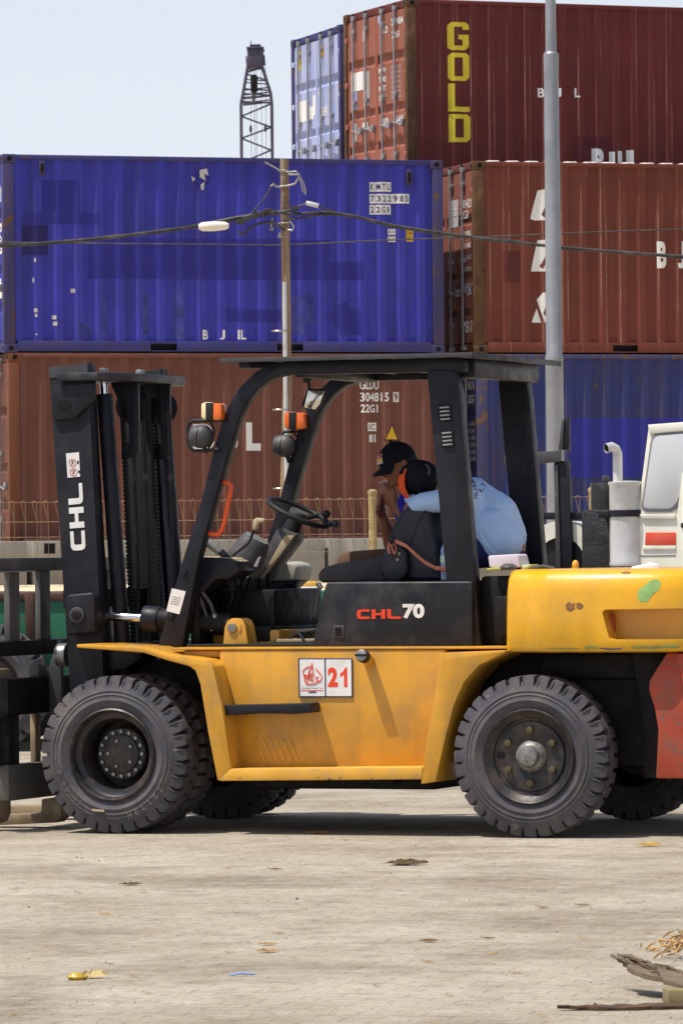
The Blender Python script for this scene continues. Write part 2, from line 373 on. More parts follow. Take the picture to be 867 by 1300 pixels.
def cmat(name, rgb, streak, rust, thr=.66, rough=.62, edge=None):
    return M(name, rgb, rough, var=.14, vscale=.9, dirt=(rust, .35, 2.2), streak=streak, chip=(rust, thr, 5.0), spec=.2, edge=edge)
RUSTP = M('rusty_post_paint', (92, 66, 46), .75, var=.35, vscale=4, dirt=((58, 44, 36), .8, 9), streak=((64, 46, 38), .8, 14), chip=((122, 84, 56), .60, 18), spec=.2)
SILV = M('galvanised_rod', (150, 150, 154), .45, .55, var=.15, vscale=12, dirt=((110, 90, 72), .4, 10))
def container(name, label, group, frame_xyz, yaw, wall_m, post_m, rail_m, door_m, detail=True, parent_yaw=CONT_YAW, roof_m=None, pockets=True, roof_bumps=False, bare=False):
    """local origin: front bottom left corner; doors on the x = 0 end"""
    loc = CT.m @ Vector(frame_xyz)
    root = thing(name, label, 'shipping container', loc, CONT_YAW+yaw, group)
    L, Wd, H = L20, W20, H20; cz = .118
    # corrugated sides
    for yb, sg, nm in ((SIDE_Y, 1, 'side_wall'), (Wd-SIDE_Y, -1, 'side_wall')):
        m_ = MB(); xs_ = sorted(BRK+[.15, L-.15]); V_, F_ = [], []
        for x in xs_:
            V_ += [(x, yb+sg*corr(x), .155), (x, yb+sg*corr(x), H-.065)]
        for i in range(len(xs_)-1): F_.append((2*i, 2*i+2, 2*i+3, 2*i+1) if sg == 1 else (2*i+1, 2*i+3, 2*i+2, 2*i))
        m_.raw(V_, F_, wall_m); m_.build(nm, root, angle=10)
    for x in (0, L-.15):                               # posts and rails
        for y in (0, Wd-.10): m_ = MB(); m_.box(x, x+.15, y, y+.10, cz, H-cz, post_m, .008); m_.build('corner_post', root)
    for y in (.004, Wd-.064): m_ = MB(); m_.box(.178, L-.178, y, y+.06, H-.066, H-.004, rail_m, .006); m_.build('top_rail', root)
    for x in (.03, L-.10):
        m_ = MB(); m_.box(x, x+.07, .162, Wd-.162, H-.112, H-.004, rail_m, .006); m_.build('top_rail', root)
        m_ = MB(); m_.box(x, x+.07, .162, Wd-.162, .02, .15, rail_m, .006); m_.build('bottom_rail', root)
    for y in (.006, Wd-.056):
        m_ = MB()
        segs = [(.178, 1.98), (2.34, L-2.34), (L-1.98, L-.178)] if pockets else [(.178, L-.178)]
        for a, c in segs: m_.box(a, c, y, y+.05, .02, .158, rail_m, .005)
        if pockets:
            for a in (1.98, L-2.34): m_.box(a, a+.36, y, y+.05, .122, .158, rail_m, 0); m_.box(a, a+.36, y+.06, y+.5 if y < 1 else y-.4, .02, .12, BLACKH, 0); m_.box(a, a+.36, y+.002, y+.048, .02, .034, rail_m, 0)
        m_.build('bottom_rail', root)
    m_ = MB(); m_.box(.1, L-.1, .06, Wd-.06, .10, .15, DARK, 0); m_.build('floor', root)
    m_ = MB(); rm = roof_m or wall_m
    m_.box(.15, L-.15, .05, Wd-.05, H-.03, H-.018, rm, 0)
    if roof_bumps:
        for k in range(20):
            x = .32+k*PIT
            m_.loft([[(x+dx*f, y, H-.02+dz*f) for dx, dz in ((-.1, 0), (-.075, .034), (.075, .034), (.1, 0))] for y, f in ((.02, .6), (.08, 1), (Wd-.08, 1), (Wd-.02, .6))], rm)
    m_.build('roof', root)
    for x in (0, L-.178):                              # eight corner castings with their holes
        for y in (0, Wd-.162):
            for z in (0, H-cz):
                m_ = MB(); m_.box(x-.003, x+.181, y-.003, y+.165, z, z+cz, post_m, .012)
                for yy in ((y-.005) if y < 1 else (y+.167),):
                    m_.cyl((x+.089, yy-.002, z+.06), (x+.089, yy+.004, z+.06), .034, BLACKH, n=14)
                xx = x-.005 if x < 1 else x+.183
                m_.cyl((xx-.002, y+.08, z+.06), (xx+.003, y+.08, z+.06), .03, BLACKH, n=14)
                m_.build('corner_casting', root)
    m_ = MB(); m_.box(L-.06, L-.03, .1, Wd-.1, .15, H-.11, wall_m, 0); m_.build('end_wall', root)
    # two doors with recessed bands, rods, handles, hinges
    for d in (0, 1):
        y0, y1 = (.115, Wd/2-.006) if d == 0 else (Wd/2+.006, Wd-.115)
        m_ = MB(); zs = [.16, .50, .60, .98, 1.08, 1.72, 1.84, H-.125]; xo = [.03, .03, .072, .072]
        prof = [(.03, .16), (.03, .52), (.075, .56), (.075, .62), (.03, .66), (.03, 1.02), (.075, 1.06), (.075, 1.12), (.03, 1.16), (.03, 1.74), (.075, 1.78), (.075, 1.86), (.03, 1.90), (.03, H-.125)]
        V_, F_ = [], []
        for x, z in prof: V_ += [(x, y0+.05, z), (x, y1-.03, z)]
        for i in range(len(prof)-1): F_.append((2*i+1, 2*i, 2*i+2, 2*i+3))
        m_.raw(V_, F_, door_m)
        m_.box(.026, .06, y0, y0+.052, .16, H-.125, door_m, .004); m_.box(.026, .06, y1-.032, y1, .16, H-.125, door_m, .004)
        dr = m_.build('door', root, angle=12)
        if bare: continue
        for q in (.30, .74):
            yy = y0+(y1-y0)*q
            g = MB(); g.cyl((-.012, yy, .06), (-.012, yy, H-.05), .0175, SILV, n=10)
            for z in (.10, .42, 1.28, H-.28, H-.09): g.box(-.022, .03, yy-.05, yy+.05, z-.03, z+.03, SILV, .004)
            g.box(-.02, .0, yy-.03, yy+.03, H-.09, H-.02, DARK, .004)
            g.build('locking_rod', dr)
            g = MB(); g.tube([(-.02, yy, .86), (-.05, yy-.02, .87), (-.05, yy-.26, .83), (-.045, yy-.33, .80)], .013, SILV, n=8); g.box(-.03, .03, yy-.30, yy-.22, .80, .90, SILV, .005)
            g.build('handle', dr)
        g = MB(); yh = y0-.02 if d == 0 else y1+.02
        for z in (.4, .95, 1.55, 2.2): g.box(-.004, .03, yh-.045, yh+.045, z-.04, z+.04, door_m, .008)
        g.build('hinge', dr)
    return root
def cpx(root_off, x0, y0, x1, y1, yaw=0.0):            # a picture box -> (x, z) box on a container's front side
    fr = Frame(CT.m @ Vector(root_off), CONT_YAW+yaw)
    a, c = fr.Y(x0, y1, .0), fr.Y(x1, y0, .0)
    return a.x, a.z, c.x, c.z
def side_text(mb_, off, t, box, mat, bold=.02, yaw=0, lift=.004, **k):
    x0, z0, x1, z1 = cpx(off, *box, yaw=yaw); put_text(mb_, t, mat, (x0, 0, z0), (x1-x0, 0, 0), (0, 0, z1-z0), bold, conform(lift), **k)
def side_rect(mb_, off, box, mat, lift=.002, yaw=0):
    x0, z0, x1, z1 = cpx(off, *box, yaw=yaw); flat(mb_, [(x0, 0, z0), (x1, 0, z0), (x1, 0, z1), (x0, 0, z1)], mat, conform(lift))
def side_poly(mb_, off, pts, mat, lift=.004, yaw=0):
    fr = Frame(CT.m @ Vector(off), CONT_YAW+yaw); flat(mb_, [(q.x, 0, q.z) for q in (fr.Y(a, c, 0) for a, c in pts)], mat, conform(lift))
def door_text(mb_, t, y0, y1, z0, z1, mat, bold=.02, x=.026): put_text(mb_, t, mat, (x, y1, z0), (0, y0-y1, 0), (0, 0, z1-z0), bold)
def door_rect(mb_, y0, y1, z0, z1, mat, x=.0265): flat(mb_, [(x, y1, z0), (x, y0, z0), (x, y0, z1), (x, y1, z1)], mat)
BLUE1 = cmat('royal_blue_container_paint', (60, 60, 160), ((46, 48, 100), .8, 5.0), (52, 50, 80), .67, edge=((64, 64, 84), .75))
BLUE1P = cmat('royal_blue_post_paint', (62, 60, 104), ((84, 64, 58), .95, 14.0), (92, 68, 56), .56)
BLUE1R = cmat('dull_blue_rail_paint', (58, 58, 116), ((60, 56, 76), .8, 6.0), (92, 70, 58), .64)
BLUE2 = cmat('dull_navy_container_paint', (50, 58, 112), ((66, 64, 74), .8, 5.0), (86, 70, 64), .64, edge=((96, 70, 56), .8))
BLUE2P = cmat('rusty_navy_post_paint', (62, 66, 104), ((104, 78, 60), .95, 15.0), (104, 78, 60), .54)
BLUE3 = cmat('faded_pale_blue_door_paint', (150, 160, 202), ((190, 194, 214), .6, 5.0), (200, 196, 190), .62)
BRN1 = cmat('terracotta_container_paint', (110, 70, 60), ((94, 60, 50), .6, 5.0), (80, 54, 46), .68, edge=((92, 62, 52), .7))
BRN1P = cmat('terracotta_post_paint', (112, 68, 50), ((84, 54, 42), .9, 9.0), (100, 66, 50), .60)
RED2 = cmat('oxide_red_container_paint', (108, 56, 46), ((124, 74, 58), .5, 6.0), (78, 46, 40), .66, edge=((168, 132, 108), .8))
RED3 = cmat('maroon_container_paint', (98, 42, 38), ((110, 56, 50), .5, 6.0), (76, 44, 42), .67, edge=((150, 110, 100), .8))
RED3D = cmat('pinkish_red_door_paint', (148, 90, 74), ((130, 76, 62), .6, 6.0), (116, 84, 72), .68)
DBROWN = cmat('plain_brown_container_paint', (110, 60, 48), ((90, 52, 44), .7, 5.0), (84, 54, 44), .68)
PALEROOF = M('sunlit_look_roof_paint', (214, 206, 200), .7, var=.12, vscale=4)  # pale colour carries the sunlit look of the roof's rib ends
PATCH = M('darker_blue_overpaint', (46, 44, 132), .65, var=.12, vscale=2, streak=((40, 40, 96), .6, 5.0), spec=.25)
PATCH2 = M('darker_purple_overpaint', (40, 34, 92), .65, var=.12, vscale=2, spec=.25)
PATCHR = M('darker_maroon_overpaint', (88, 34, 38), .65, var=.12, vscale=2, spec=.25)
PATCHRD = M('dull_red_overpaint', (92, 46, 42), .65, var=.15, vscale=3, spec=.2)
PATCHB = M('brighter_blue_overpaint', (46, 48, 140), .65, var=.14, vscale=2, streak=((50, 46, 84), .6, 5.0), spec=.25)
BLUE1S = M('worn_blue_paint', (66, 68, 136), .7, var=.45, vscale=5, dirt=((54, 52, 150), .9, 3), streak=((56, 56, 96), .7, 9), spec=.2)
SCUFF = M('pale_blue_scuffs', (92, 98, 150), .7, var=.4, vscale=6)
GREYLET = M('faded_grey_letter_paint', (186, 180, 178), .65, var=.12, vscale=4)
STKY = M('yellow_warning_sticker', (214, 164, 30), .5, var=.06)
G1 = 'containers stacked in the front row'; G2 = 'containers stacked in the rows behind'
B_OFF = (L20+.5, 0, 0)
# lower left
O1 = (.05, .0, 0)
c1 = container('shipping_container', 'terracotta brown container at the bottom left, carrying the royal blue one', G1, O1, 0, BRN1, BRN1P, BRN1, BRN1)
m_ = MB()
side_text(m_, O1, 'B', (246, 538, 273, 571), LETW, .05); side_text(m_, O1, 'J', (283, 536, 303, 572), LETW, .06); side_text(m_, O1, 'L', (313, 536, 332, 572), LETW, .06)
side_text(m_, O1, 'GLDU', (458, 482, 482, 494), LETW, .01); side_text(m_, O1, '304815', (458.5, 498, 494, 509.5), LETW, .02)
side_rect(m_, O1, (500.5, 497.5, 507.5, 510), LETW, .003); side_text(m_, O1, '9', (501.8, 498.6, 506.2, 509), BRN1, .03, lift=.005)
side_text(m_, O1, '22G1', (459, 513, 481, 523.5), LETW, .02)
side_rect(m_, O1, (467.5, 536.5, 479, 547), LETW, .003); side_text(m_, O1, 'IC', (469, 538, 477.5, 545.5), BRN1, .02, lift=.005)
side_text(m_, O1, '81', (469, 551, 478, 561.5), LETW, .03)
m_.build('lettering', c1)
m_ = MB(); side_poly(m_, O1, [(488, 559), (508, 559), (498.5, 537)], LETK, .003); side_poly(m_, O1, [(490, 557.5), (506, 557.5), (498.4, 540)], STKY, .005); m_.build('warning_sticker', c1)
# upper left, royal blue
O2 = (0, 0, H20)
c2 = container('shipping_container', 'royal blue container lettered KMTU, resting on the terracotta one', G1, O2, 0, BLUE1, BLUE1P, BLUE1R, BLUE1)
m_ = MB()
def boxed(t, x0, y0, x1, y1, off):
    n_ = len(t); wd = (x1-x0)/n_
    for k, ch in enumerate(t):
        a = x0+k*wd; side_rect(m_, off, (a+.2, y0, a+wd-.3, y1), LETW, .003)
        mg = .36 if ch in '1I' else .2
        side_text(m_, off, ch, (a+wd*mg, y0+2, a+wd*(1-mg), y1-2), LETN, .02, lift=.006)
boxed('KMTU', 470.5, 230.5, 498, 242.5, O2); boxed('7322985', 470.5, 245.5, 521, 257.5, O2); boxed('22G1', 470.5, 259.5, 497.5, 271.5, O2)
boxed('IC', 493.5, 290, 503.5, 297.5, O2); boxed('61', 493.5, 299.5, 503.5, 306.5, O2)
side_text(m_, O2, 'B', (258, 418.5, 265, 430.5), LETW, .02); side_text(m_, O2, 'J', (280, 418.5, 286, 430.5), LETW, .02); side_text(m_, O2, 'IL', (303, 418.5, 312.5, 430.5), LETW, .02)
m_.build('lettering', c2)
m_ = MB(); side_rect(m_, O2, (516.5, 290, 526, 306), STKY, .003); side_text(m_, O2, '2.6m', (517.5, 292, 525, 297), LETK, .0, lift=.005); side_text(m_, O2, "8'6\"", (518, 299, 524.5, 304), LETK, .0, lift=.005); m_.build('height_sticker', c2)
def one(name, par, fn, *a, **k):
    q_ = MB(); fn(q_, *a, **k); return q_.build(name, par)
for bx, mt, lf in (((55, 228, 102, 268.5), PATCH, .0015), ((30, 270, 128, 283), PATCH, .0015), ((113, 304, 420, 353), PATCH, .0015), ((421, 332, 462, 355), PATCH, .0015), ((29, 285, 62, 323), PATCH2, .0017), ((288, 392, 368, 408), PATCH, .0015)): one('overpainted_patch', c2, side_rect, O2, bx, mt, lf)
one('overpainted_patch', c2, side_poly, O2, [(414, 402), (424, 396), (428, 388), (440, 382), (446, 390), (457, 392), (460, 425), (432, 425), (428, 412)], PATCH, .0015)
for bx in ((372, 376, 386, 424), (388, 372, 400, 410), (182, 372, 190, 424), (224, 366, 234, 430), (100, 410, 118, 430), (130, 380, 137, 428)): one('pale_scuff', c2, side_rect, O2, bx, BLUE1S, .0013)
for bx in ((44, 327, 46, 332), (42, 352, 44, 358), (91, 366, 96, 371), (44, 391, 48, 396), (45, 398, 48, 402), (67, 400, 72, 405), (68, 408, 73, 413), (46, 423, 48, 425)): one('sticker_remnant', c2, side_rect, O2, bx, GREYLET, .003)
one('overpainted_patch', c2, side_poly, O2, [(242, 226), (256, 212), (271, 226), (256, 243)], PATCH, .002)
for pl in ([(254, 215), (264, 213), (266, 222), (260, 220), (262, 229), (254, 224)], [(244, 222), (249, 226), (246, 230)], [(255, 234), (260, 230), (259, 240), (256, 241)]): one('sticker_remnant', c2, side_poly, O2, pl, GREYLET, .004)
m_ = MB()
for bx in ((50, 203, 57, 222), (516, 214, 523, 235)):
    m_ = MB(); x0, z0, x1, z1 = cpx(O2, *bx); m_.box(x0, x1, SIDE_Y-.02, SIDE_Y+.03, z0, z1, BLUE1P, .008); m_.box(x0+.016, x1-.016, SIDE_Y-.022, SIDE_Y-.019, z0+.03, z1-.04, DARK, 0); m_.build('vent', c2)
m_ = MB()
door_rect(m_, .2, 1.15, 1.98, 2.2, BLUE3); door_rect(m_, .2, 1.15, 1.3, 1.7, LETW)
for k in range(5): door_rect(m_, .24, 1.1, 1.34+k*.07, 1.37+k*.07, BLUE1, .024)
door_text(m_, 'KMTU', .25, .85, 2.06, 2.16, LETW, .01, .024); door_rect(m_, .2, 1.15, .72, .98, LETW)
m_.build('door_lettering', c2)
# lower right, navy
O3 = (L20+.46, .0, 0)
c3 = container('shipping_container', 'dull navy container at the bottom right, half hidden by the forklift cabin', G1, O3, 0, BLUE2, BLUE2P, BLUE2P, BLUE2)
m_ = MB(); side_rect(m_, O3, (726, 530, 867, 606), PATCHB, .0015); m_.build('overpainted_patches', c3)
m_ = MB()
door_text(m_, 'ZIMU 24', .2, .56, 2.12, 2.24, LETW, .02); door_text(m_, '22G1', .22, .5, 1.94, 2.05, LETW, .02)
for k in range(6): door_text(m_, 'MAX 24000', .18, .56, 1.63-k*.095, 1.69-k*.095, GREYLET, .01)
m_.build('door_lettering', c3)
# upper right, oxide red
O4 = (L20+.43, .0, H20)
c4 = container('shipping_container', 'oxide red container with big white letters, resting on the navy one', G1, O4, 0, RED2, RUSTP, RED2, RED3D, roof_m=PALEROOF, roof_bumps=True)
m_ = MB()
side_poly(m_, O4, [(674, 277), (684, 241), (690, 240), (700, 240), (700, 279), (680, 279)], LETW)
side_poly(m_, O4, [(675, 344), (684, 304), (699, 304), (700, 344)], LETW); side_poly(m_, O4, [(676, 409), (683, 391), (688, 409)], LETW)
side_poly(m_, O4, [(683, 380), (690, 371), (700, 370), (700, 409), (692, 409)], LETW)
side_text(m_, O4, 'B', (835, 306, 847, 340), LETW, .05); side_text(m_, O4, 'J', (861, 306, 873, 340), LETW, .05); side_text(m_, O4, 'L', (887, 306, 899, 340), LETW, .05)
side_rect(m_, O4, (640, 318, 662, 358), PATCHRD, .0015)
for pl in ([(688, 272), (698, 248), (699, 254), (692, 276)], [(686, 338), (698, 314), (699, 322), (690, 341)], [(690, 398), (697, 378), (699, 384), (694, 402)], [(694, 262), (699, 268), (698, 277)], [(693, 334), (699, 328), (699, 342)]): side_poly(m_, O4, pl, RED2, .006)
m_.build('lettering', c4)
m_ = MB()
door_text(m_, '231421', .16, .62, 1.98, 2.10, LETW, .02); door_text(m_, '22G1', .3, .62, 1.84, 1.95, LETW, .02); door_rect(m_, .7, 1.1, 1.75, 2.12, GREYLET); door_text(m_, 'MESS', .74, 1.06, 1.9, 2.0, LETW, .02, .022)
for k, t in enumerate(('23980', '22140', '2160', '1590')): door_text(m_, t, .2, .55, 1.6-k*.16, 1.67-k*.16, LETW, .01)
door_text(m_, '0690', .2, .6, .86, .97, LETW, .02); door_text(m_, 'B1', .2, .45, .3, .46, LETW, .03)
m_.build('door_lettering', c4)
# rows behind: what carries the top ones, then the GOLD one and the pale blue one
YU = radians(3.6); OU = (6.83, 3.75, 2*H20); OV = (7.0, 7.35, 2*H20)
for k in (0, 1):
    container('shipping_container', 'plain brown container in the stack under the one lettered GOLD', G2, (OU[0], OU[1], k*H20), YU, DBROWN, RUSTP, DBROWN, DBROWN, bare=True)
    container('shipping_container', 'plain brown container in the stack under the pale blue one', G2, (OV[0], OV[1], k*H20), 0, DBROWN, RUSTP, DBROWN, DBROWN, bare=True)
c5 = container('shipping_container', 'maroon container lettered GOLD in yellow at the top of its stack', G2, OU, YU, RED3, RUSTP, RED3, RED3D)
m_ = MB()
def stencil(ch, x0, y0, x1, y1, off, yaw, mat, t=.22):
    W_, H_ = x1-x0, y1-y0; a = W_*.27; b_ = H_*.16
    R = lambda *q: side_rect(m_, off, (x0+q[0], y0+q[1], x0+q[2], y0+q[3]), mat, .004, yaw)
    cut = W_*.14
    P_ = lambda pts: side_poly(m_, off, [(x0+p, y0+q) for p, q in pts], mat, .004, yaw)
    tl = [(0, cut), (cut, 0)]; tr = [(W_-cut, 0), (W_, cut)]; br = [(W_, H_-cut), (W_-cut, H_)]; bl = [(cut, H_), (0, H_-cut)]
    if ch == 'G':
        P_([(0, cut), (cut, 0), (W_-cut, 0), (W_, cut), (W_, b_), (0, b_)]); R(0, b_, a, H_-b_); P_([(0, H_-b_), (W_, H_-b_), (W_, H_-cut), (W_-cut, H_), (cut, H_), (0, H_-cut)])
        R(W_-a, H_*.45, W_, H_-b_); R(W_*.5, H_*.45, W_-a, H_*.45+b_); R(W_-a, b_, W_, H_*.27)
    if ch == 'O':
        P_([(0, cut), (cut, 0), (W_-cut, 0), (W_, cut), (W_, b_), (0, b_)]); P_([(0, H_-b_), (W_, H_-b_), (W_, H_-cut), (W_-cut, H_), (cut, H_), (0, H_-cut)]); R(0, b_, a, H_-b_); R(W_-a, b_, W_, H_-b_)
    if ch == 'L': R(0, 0, a, H_-b_); R(0, H_-b_, W_, H_)
    if ch == 'D':
        P_([(0, 0), (W_-cut, 0), (W_, cut), (W_, b_), (0, b_)]); P_([(0, H_-b_), (W_, H_-b_), (W_, H_-cut), (W_-cut, H_), (0, H_)]); R(0, b_, a, H_-b_); R(W_-a, b_, W_, H_-b_)
for ch, y in zip('GOLD', (27, 66, 105, 144)): stencil(ch, 569.5+(y-27)*.015, y, 596+(y-27)*.015, y+35.5, OU, YU, LETY)
side_text(m_, OU, 'B', (684.5, 111, 691.5, 122.5), LETW, .02, YU); side_text(m_, OU, 'J', (707, 111, 713, 122.5), LETW, .02, YU); side_text(m_, OU, 'L', (731, 111, 737, 122.5), LETW, .02, YU)
side_rect(m_, OU, (730, 173, 781, 214), PATCHR, .0015, YU)
side_text(m_, OU, 'B', (753, 188, 769, 222), LETW, .06, YU); side_text(m_, OU, 'J', (771, 192, 781, 222), LETW, .06, YU); side_rect(m_, OU, (785, 191, 791, 222), LETW, .004, YU); side_rect(m_, OU, (797, 190, 805, 222), LETW, .004, YU)
m_.build('lettering', c5)
m_ = MB()
door_text(m_, 'GLD', .78, 1.02, 2.18, 2.28, LETW, .02); door_text(m_, '300404', .2, .64, 2.26, 2.36, LETW, .02); door_text(m_, '2261', .34, .62, 2.08, 2.18, LETW, .02)
door_rect(m_, 1.0, 1.14, 2.34, 2.45, BLUE3)
for k, t in enumerate(('MGW', 'TARE', 'NET', 'CU.CAP')): door_text(m_, t, .86, 1.12, 1.62-k*.13, 1.70-k*.13, LETW, .03, .0255)
for k in range(7): door_text(m_, '30480 KG', .3, .66, 1.64-k*.07, 1.685-k*.07, GREYLET, .0, .0255)
door_text(m_, 'BJL', .72, 1.06, .84, .97, LETW, .02); door_text(m_, '1444', .22, .55, .84, .97, LETW, .02)
door_rect(m_, 1.74, 2.2, 1.45, 1.72, LETW); door_rect(m_, 1.98, 2.2, 1.18, 1.44, BLUE3); door_rect(m_, 1.5, 1.72, 1.2, 1.7, GREYLET); door_rect(m_, 1.62, 1.72, 2.14, 2.36, LETW)
door_rect(m_, 2.0, 2.16, .72, .99, GREYLET); door_text(m_, 'BJL', 1.5, 1.78, .84, .97, LETW, .02)
m_.build('door_lettering', c5)
c6 = container('shipping_container', 'faded pale blue container at the top of its stack, left of the GOLD one', G2, OV, 0, BLUE2, BLUE1P, BLUE2, BLUE3)
m_ = MB(); door_rect(m_, 1.75, 2.2, 1.3, 1.62, LETW); door_rect(m_, 1.3, 1.42, 1.35, 1.66, LETW); door_text(m_, '0691', .7, 1.02, 1.3, 1.45, LETW, .02); door_rect(m_, .86, 1.02, 2.2, 2.36, STKY); door_rect(m_, 1.4, 1.6, 1.3, 1.5, LETW); door_rect(m_, 2.0, 2.2, 2.1, 2.4, LETY)
m_.build('door_lettering', c6)

# ------------------------------------------------------------------ concrete blocks that stand before and under the containers
CONC = M('grey_concrete', (142, 138, 130), .9, var=.2, vscale=2, dirt=((96, 92, 84), .6, 4), bump=(12, .4, .02), spec=.15)
zt = 1.06-CONT_O.z
def block(x0, x1, top, lab, depth=.5, y0=-.62):
    t = thing('concrete_block', lab, 'concrete block', CT.m @ Vector((x0, y0, zt)), CONT_YAW, 'concrete blocks along the foot of the containers')
    q = MB(); q.box(0, x1-x0, 0, depth, 0, top-zt, CONC, .02); q.build('block_body', t); return t
cfr = CT
def bx(px, yy=-.62): return cfr.Y(px, 700, yy).x
BT = cfr.Y(433, 683.5, -.62).z
blocks = [(-90, 34, 'weathered concrete block at the left frame edge, behind the load guard'), (42, 86, 'concrete block with a square recess, just left of the CHL mast rail'), (96, 186, 'concrete block behind the forklift mast, seen in slits between its cylinders'),
          (196, 326, 'long concrete block behind the orange grab handle'), (334, 413, 'long concrete block under the steering wheel'), (417, 433, 'narrow concrete block right of the long one under the steering wheel'), (446, 560, 'concrete block behind the wooden fence post and the seat'), (568, 700, 'concrete block behind the man in light blue'), (708, 905, 'long concrete block behind the white truck')]
for a, c, lab in blocks:
    t = block(bx(a), bx(c), BT, lab)
    if a == 42:
        q = MB(); x0, x1 = cfr.Y(56, 690, -.62), cfr.Y(70, 703, -.62); q.box(x0.x-bx(a), x1.x-bx(a), -.006, .0, x1.z-zt, x0.z-zt, BLACKH, 0); q.build('recess', t)
for k, x in enumerate((.2, 5.6, 6.8, 12.2)):           # pads the stacks rest on
    t = thing('concrete_pad', ('low concrete pad under the left end of the terracotta container', 'low concrete pad under the right end of the terracotta container', 'low concrete pad under the left end of the navy container', 'low concrete pad under the right end of the navy container')[k], 'concrete pad', CT.m @ Vector((x, .05, zt)), CONT_YAW)
    q = MB(); q.box(0, .5, 0, 2.3, 0, -zt, CONC, .01); q.build('pad_body', t)
for O_, yw, lab in ((OU, YU, 'low concrete pad under the stack topped by the GOLD container'), (OV, 0, 'low concrete pad under the stack topped by the pale blue container')):
    t = thing('concrete_pad', lab, 'concrete pad', CT.m @ Vector((O_[0], O_[1], zt)), CONT_YAW+yw); q = MB(); q.box(.2, 5.8, .1, 2.3, 0, -zt, CONC, .01); q.build('pad_body', t)

# ------------------------------------------------------------------ wire mesh fence
WIRE = M('rusty_galvanised_wire', (142, 120, 94), .6, .3, var=.25, vscale=3, dirt=((120, 84, 56), .5, 8))
POSTM = M('weathered_fence_post', (168, 146, 104), .8, var=.2, vscale=4, dirt=((110, 84, 54), .6, 7))
FY = 64.0; fbase = 1.0
fr0, fr1 = WD.Y(-160, 640, FY), WD.Y(1020, 625, FY)
fence = thing('wire_fence', 'rusty welded wire fence with folded top running below the containers', 'fence', (0, FY, fbase))
ftop = WD.Y(7, 637, FY).z-fbase
pitch = .1405; x0f = WD.Y(3.8, 640, FY).x; n0 = -12
PPX = [-87, 193, 473, 753, 1033]
postx = [WD.Y(p_, 650, FY).x for p_ in PPX]
def wire_panel(xa, xb):
    q = MB(); k = math.ceil((xa-x0f)/pitch); r = .0040
    while x0f+k*pitch < xb:
        x = x0f+k*pitch
        q.tube([(x-.055, -.10, ftop-.008), (x-.012, -.115, ftop+.004), (x, -.10, ftop-.01), (x, 0, ftop-.255), (x, 0, .02)], r, WIRE, n=5)
        q.tube([(x-.055, -.10, ftop-.008), (x, 0, ftop-.262)], r, WIRE, n=5); k += 1
    for z in (ftop-.255, ftop-.255-.19, ftop-.66, .06): q.tube([(xa, .004, z), (xb, .004, z)], r, WIRE, n=5)
    q.tube([(xa, -.10, ftop-.012), (xb, -.10, ftop-.012)], r*.7, WIRE, n=5)
    q.build('mesh_panel', fence)
for a, c in zip(postx, postx[1:]): wire_panel(a, c)
for x in postx:
    q = MB(); h_ = ftop+.09; q.cyl((x, .03, -.05), (x, .03, h_), .052, POSTM, n=14); q.lathe([(.056, h_-.05), (.06, h_-.03), (.06, h_), (.03, h_+.02), (0, h_+.022)], (x, .03, 0), POSTM, n=14, axis='Z'); q.build('post', fence)

# ------------------------------------------------------------------ street lamp, power pole, cables, crane boom
LAMPM = M('weathered_grey_lamp_pole', (142, 145, 152), .5, .35, var=.14, vscale=2, dirt=((104, 104, 106), .5, 3), streak=((120, 120, 122), .5, 20))
LY = 58.0; lp = WD.Y(705, 600, LY); s58 = CF/LY
lamp = thing('street_lamp', 'tall pale grey tapered lamp pole standing right of the forklift cabin', 'lamp post', (lp.x, LY, .70))
q = MB(); b0 = .70
za, zb, zc_ = WD.Y(703, 455, LY).z-b0, WD.Y(699, 68, LY).z-b0, WD.Y(697, 0, LY).z-b0+1.7
q.lathe([(.10, 0), (.10, za-.02), (.105, za), (.092, za+.04), (.082, zb-.02)], (0, 0, 0), LAMPM, n=24, axis='Z'); q.build('lower_pole', lamp)
q = MB(); q.lathe([(.082, zb-.28), (.086, zb-.02), (.086, zb), (.062, zb+.03), (.05, zc_)], (0, 0, 0), LAMPM, n=24, axis='Z'); q.build('upper_pole', lamp)
q = MB(); q.tube([(0, 0, zc_-.02), (.05, -.1, zc_+.3), (.3, -.5, zc_+.5), (.6, -1.1, zc_+.55)], .04, LAMPM, n=10); q.build('arm', lamp)
q = MB(); q.ell((.72, -1.3, zc_+.53), (.14, .36, .08), LAMPM); q.build('lamp_head', lamp)
PY = 62.5; pp = WD.Y(357, 640, PY); ptop = WD.Y(361, 201, PY)
RUSTPOLE = M('rusty_steel_pole', (140, 118, 96), .7, .2, var=.25, vscale=2.5, dirt=((92, 62, 46), .75, 5), streak=((180, 172, 156), .6, 18), spec=.25)
pole = thing('power_pole', 'slim rusty steel pole carrying tangled cables before the royal blue container', 'utility pole', (pp.x, PY, .95))
q = MB(); q.tube([(0, 0, 0), (ptop.x-pp.x+.01, 0, 2.5), (ptop.x-pp.x, 0, ptop.z-.95)], [.058, .056, .052], RUSTPOLE, n=14); q.build('pole_shaft', pole)
PIPEM = M('pale_grey_conduit', (186, 188, 192), .5, .2, var=.1, vscale=3)
a, c = WD.Y(361.5, 358, PY), WD.Y(361, 660, PY)
q = MB(); q.tube([(a.x-pp.x, -.05, a.z-.95), (c.x-pp.x+.03, -.05, c.z-.95), (c.x-pp.x+.03, -.05, .02)], .026, PIPEM, n=10)
for yy in (420, 520, 620):
    z = WD.Y(360, yy, PY).z-.95; q.tube([(.1*cos(t), -.02+.09*sin(t), z) for t in [k*pi/6 for k in range(12)]], .008, STEEL, n=5, closed=True)
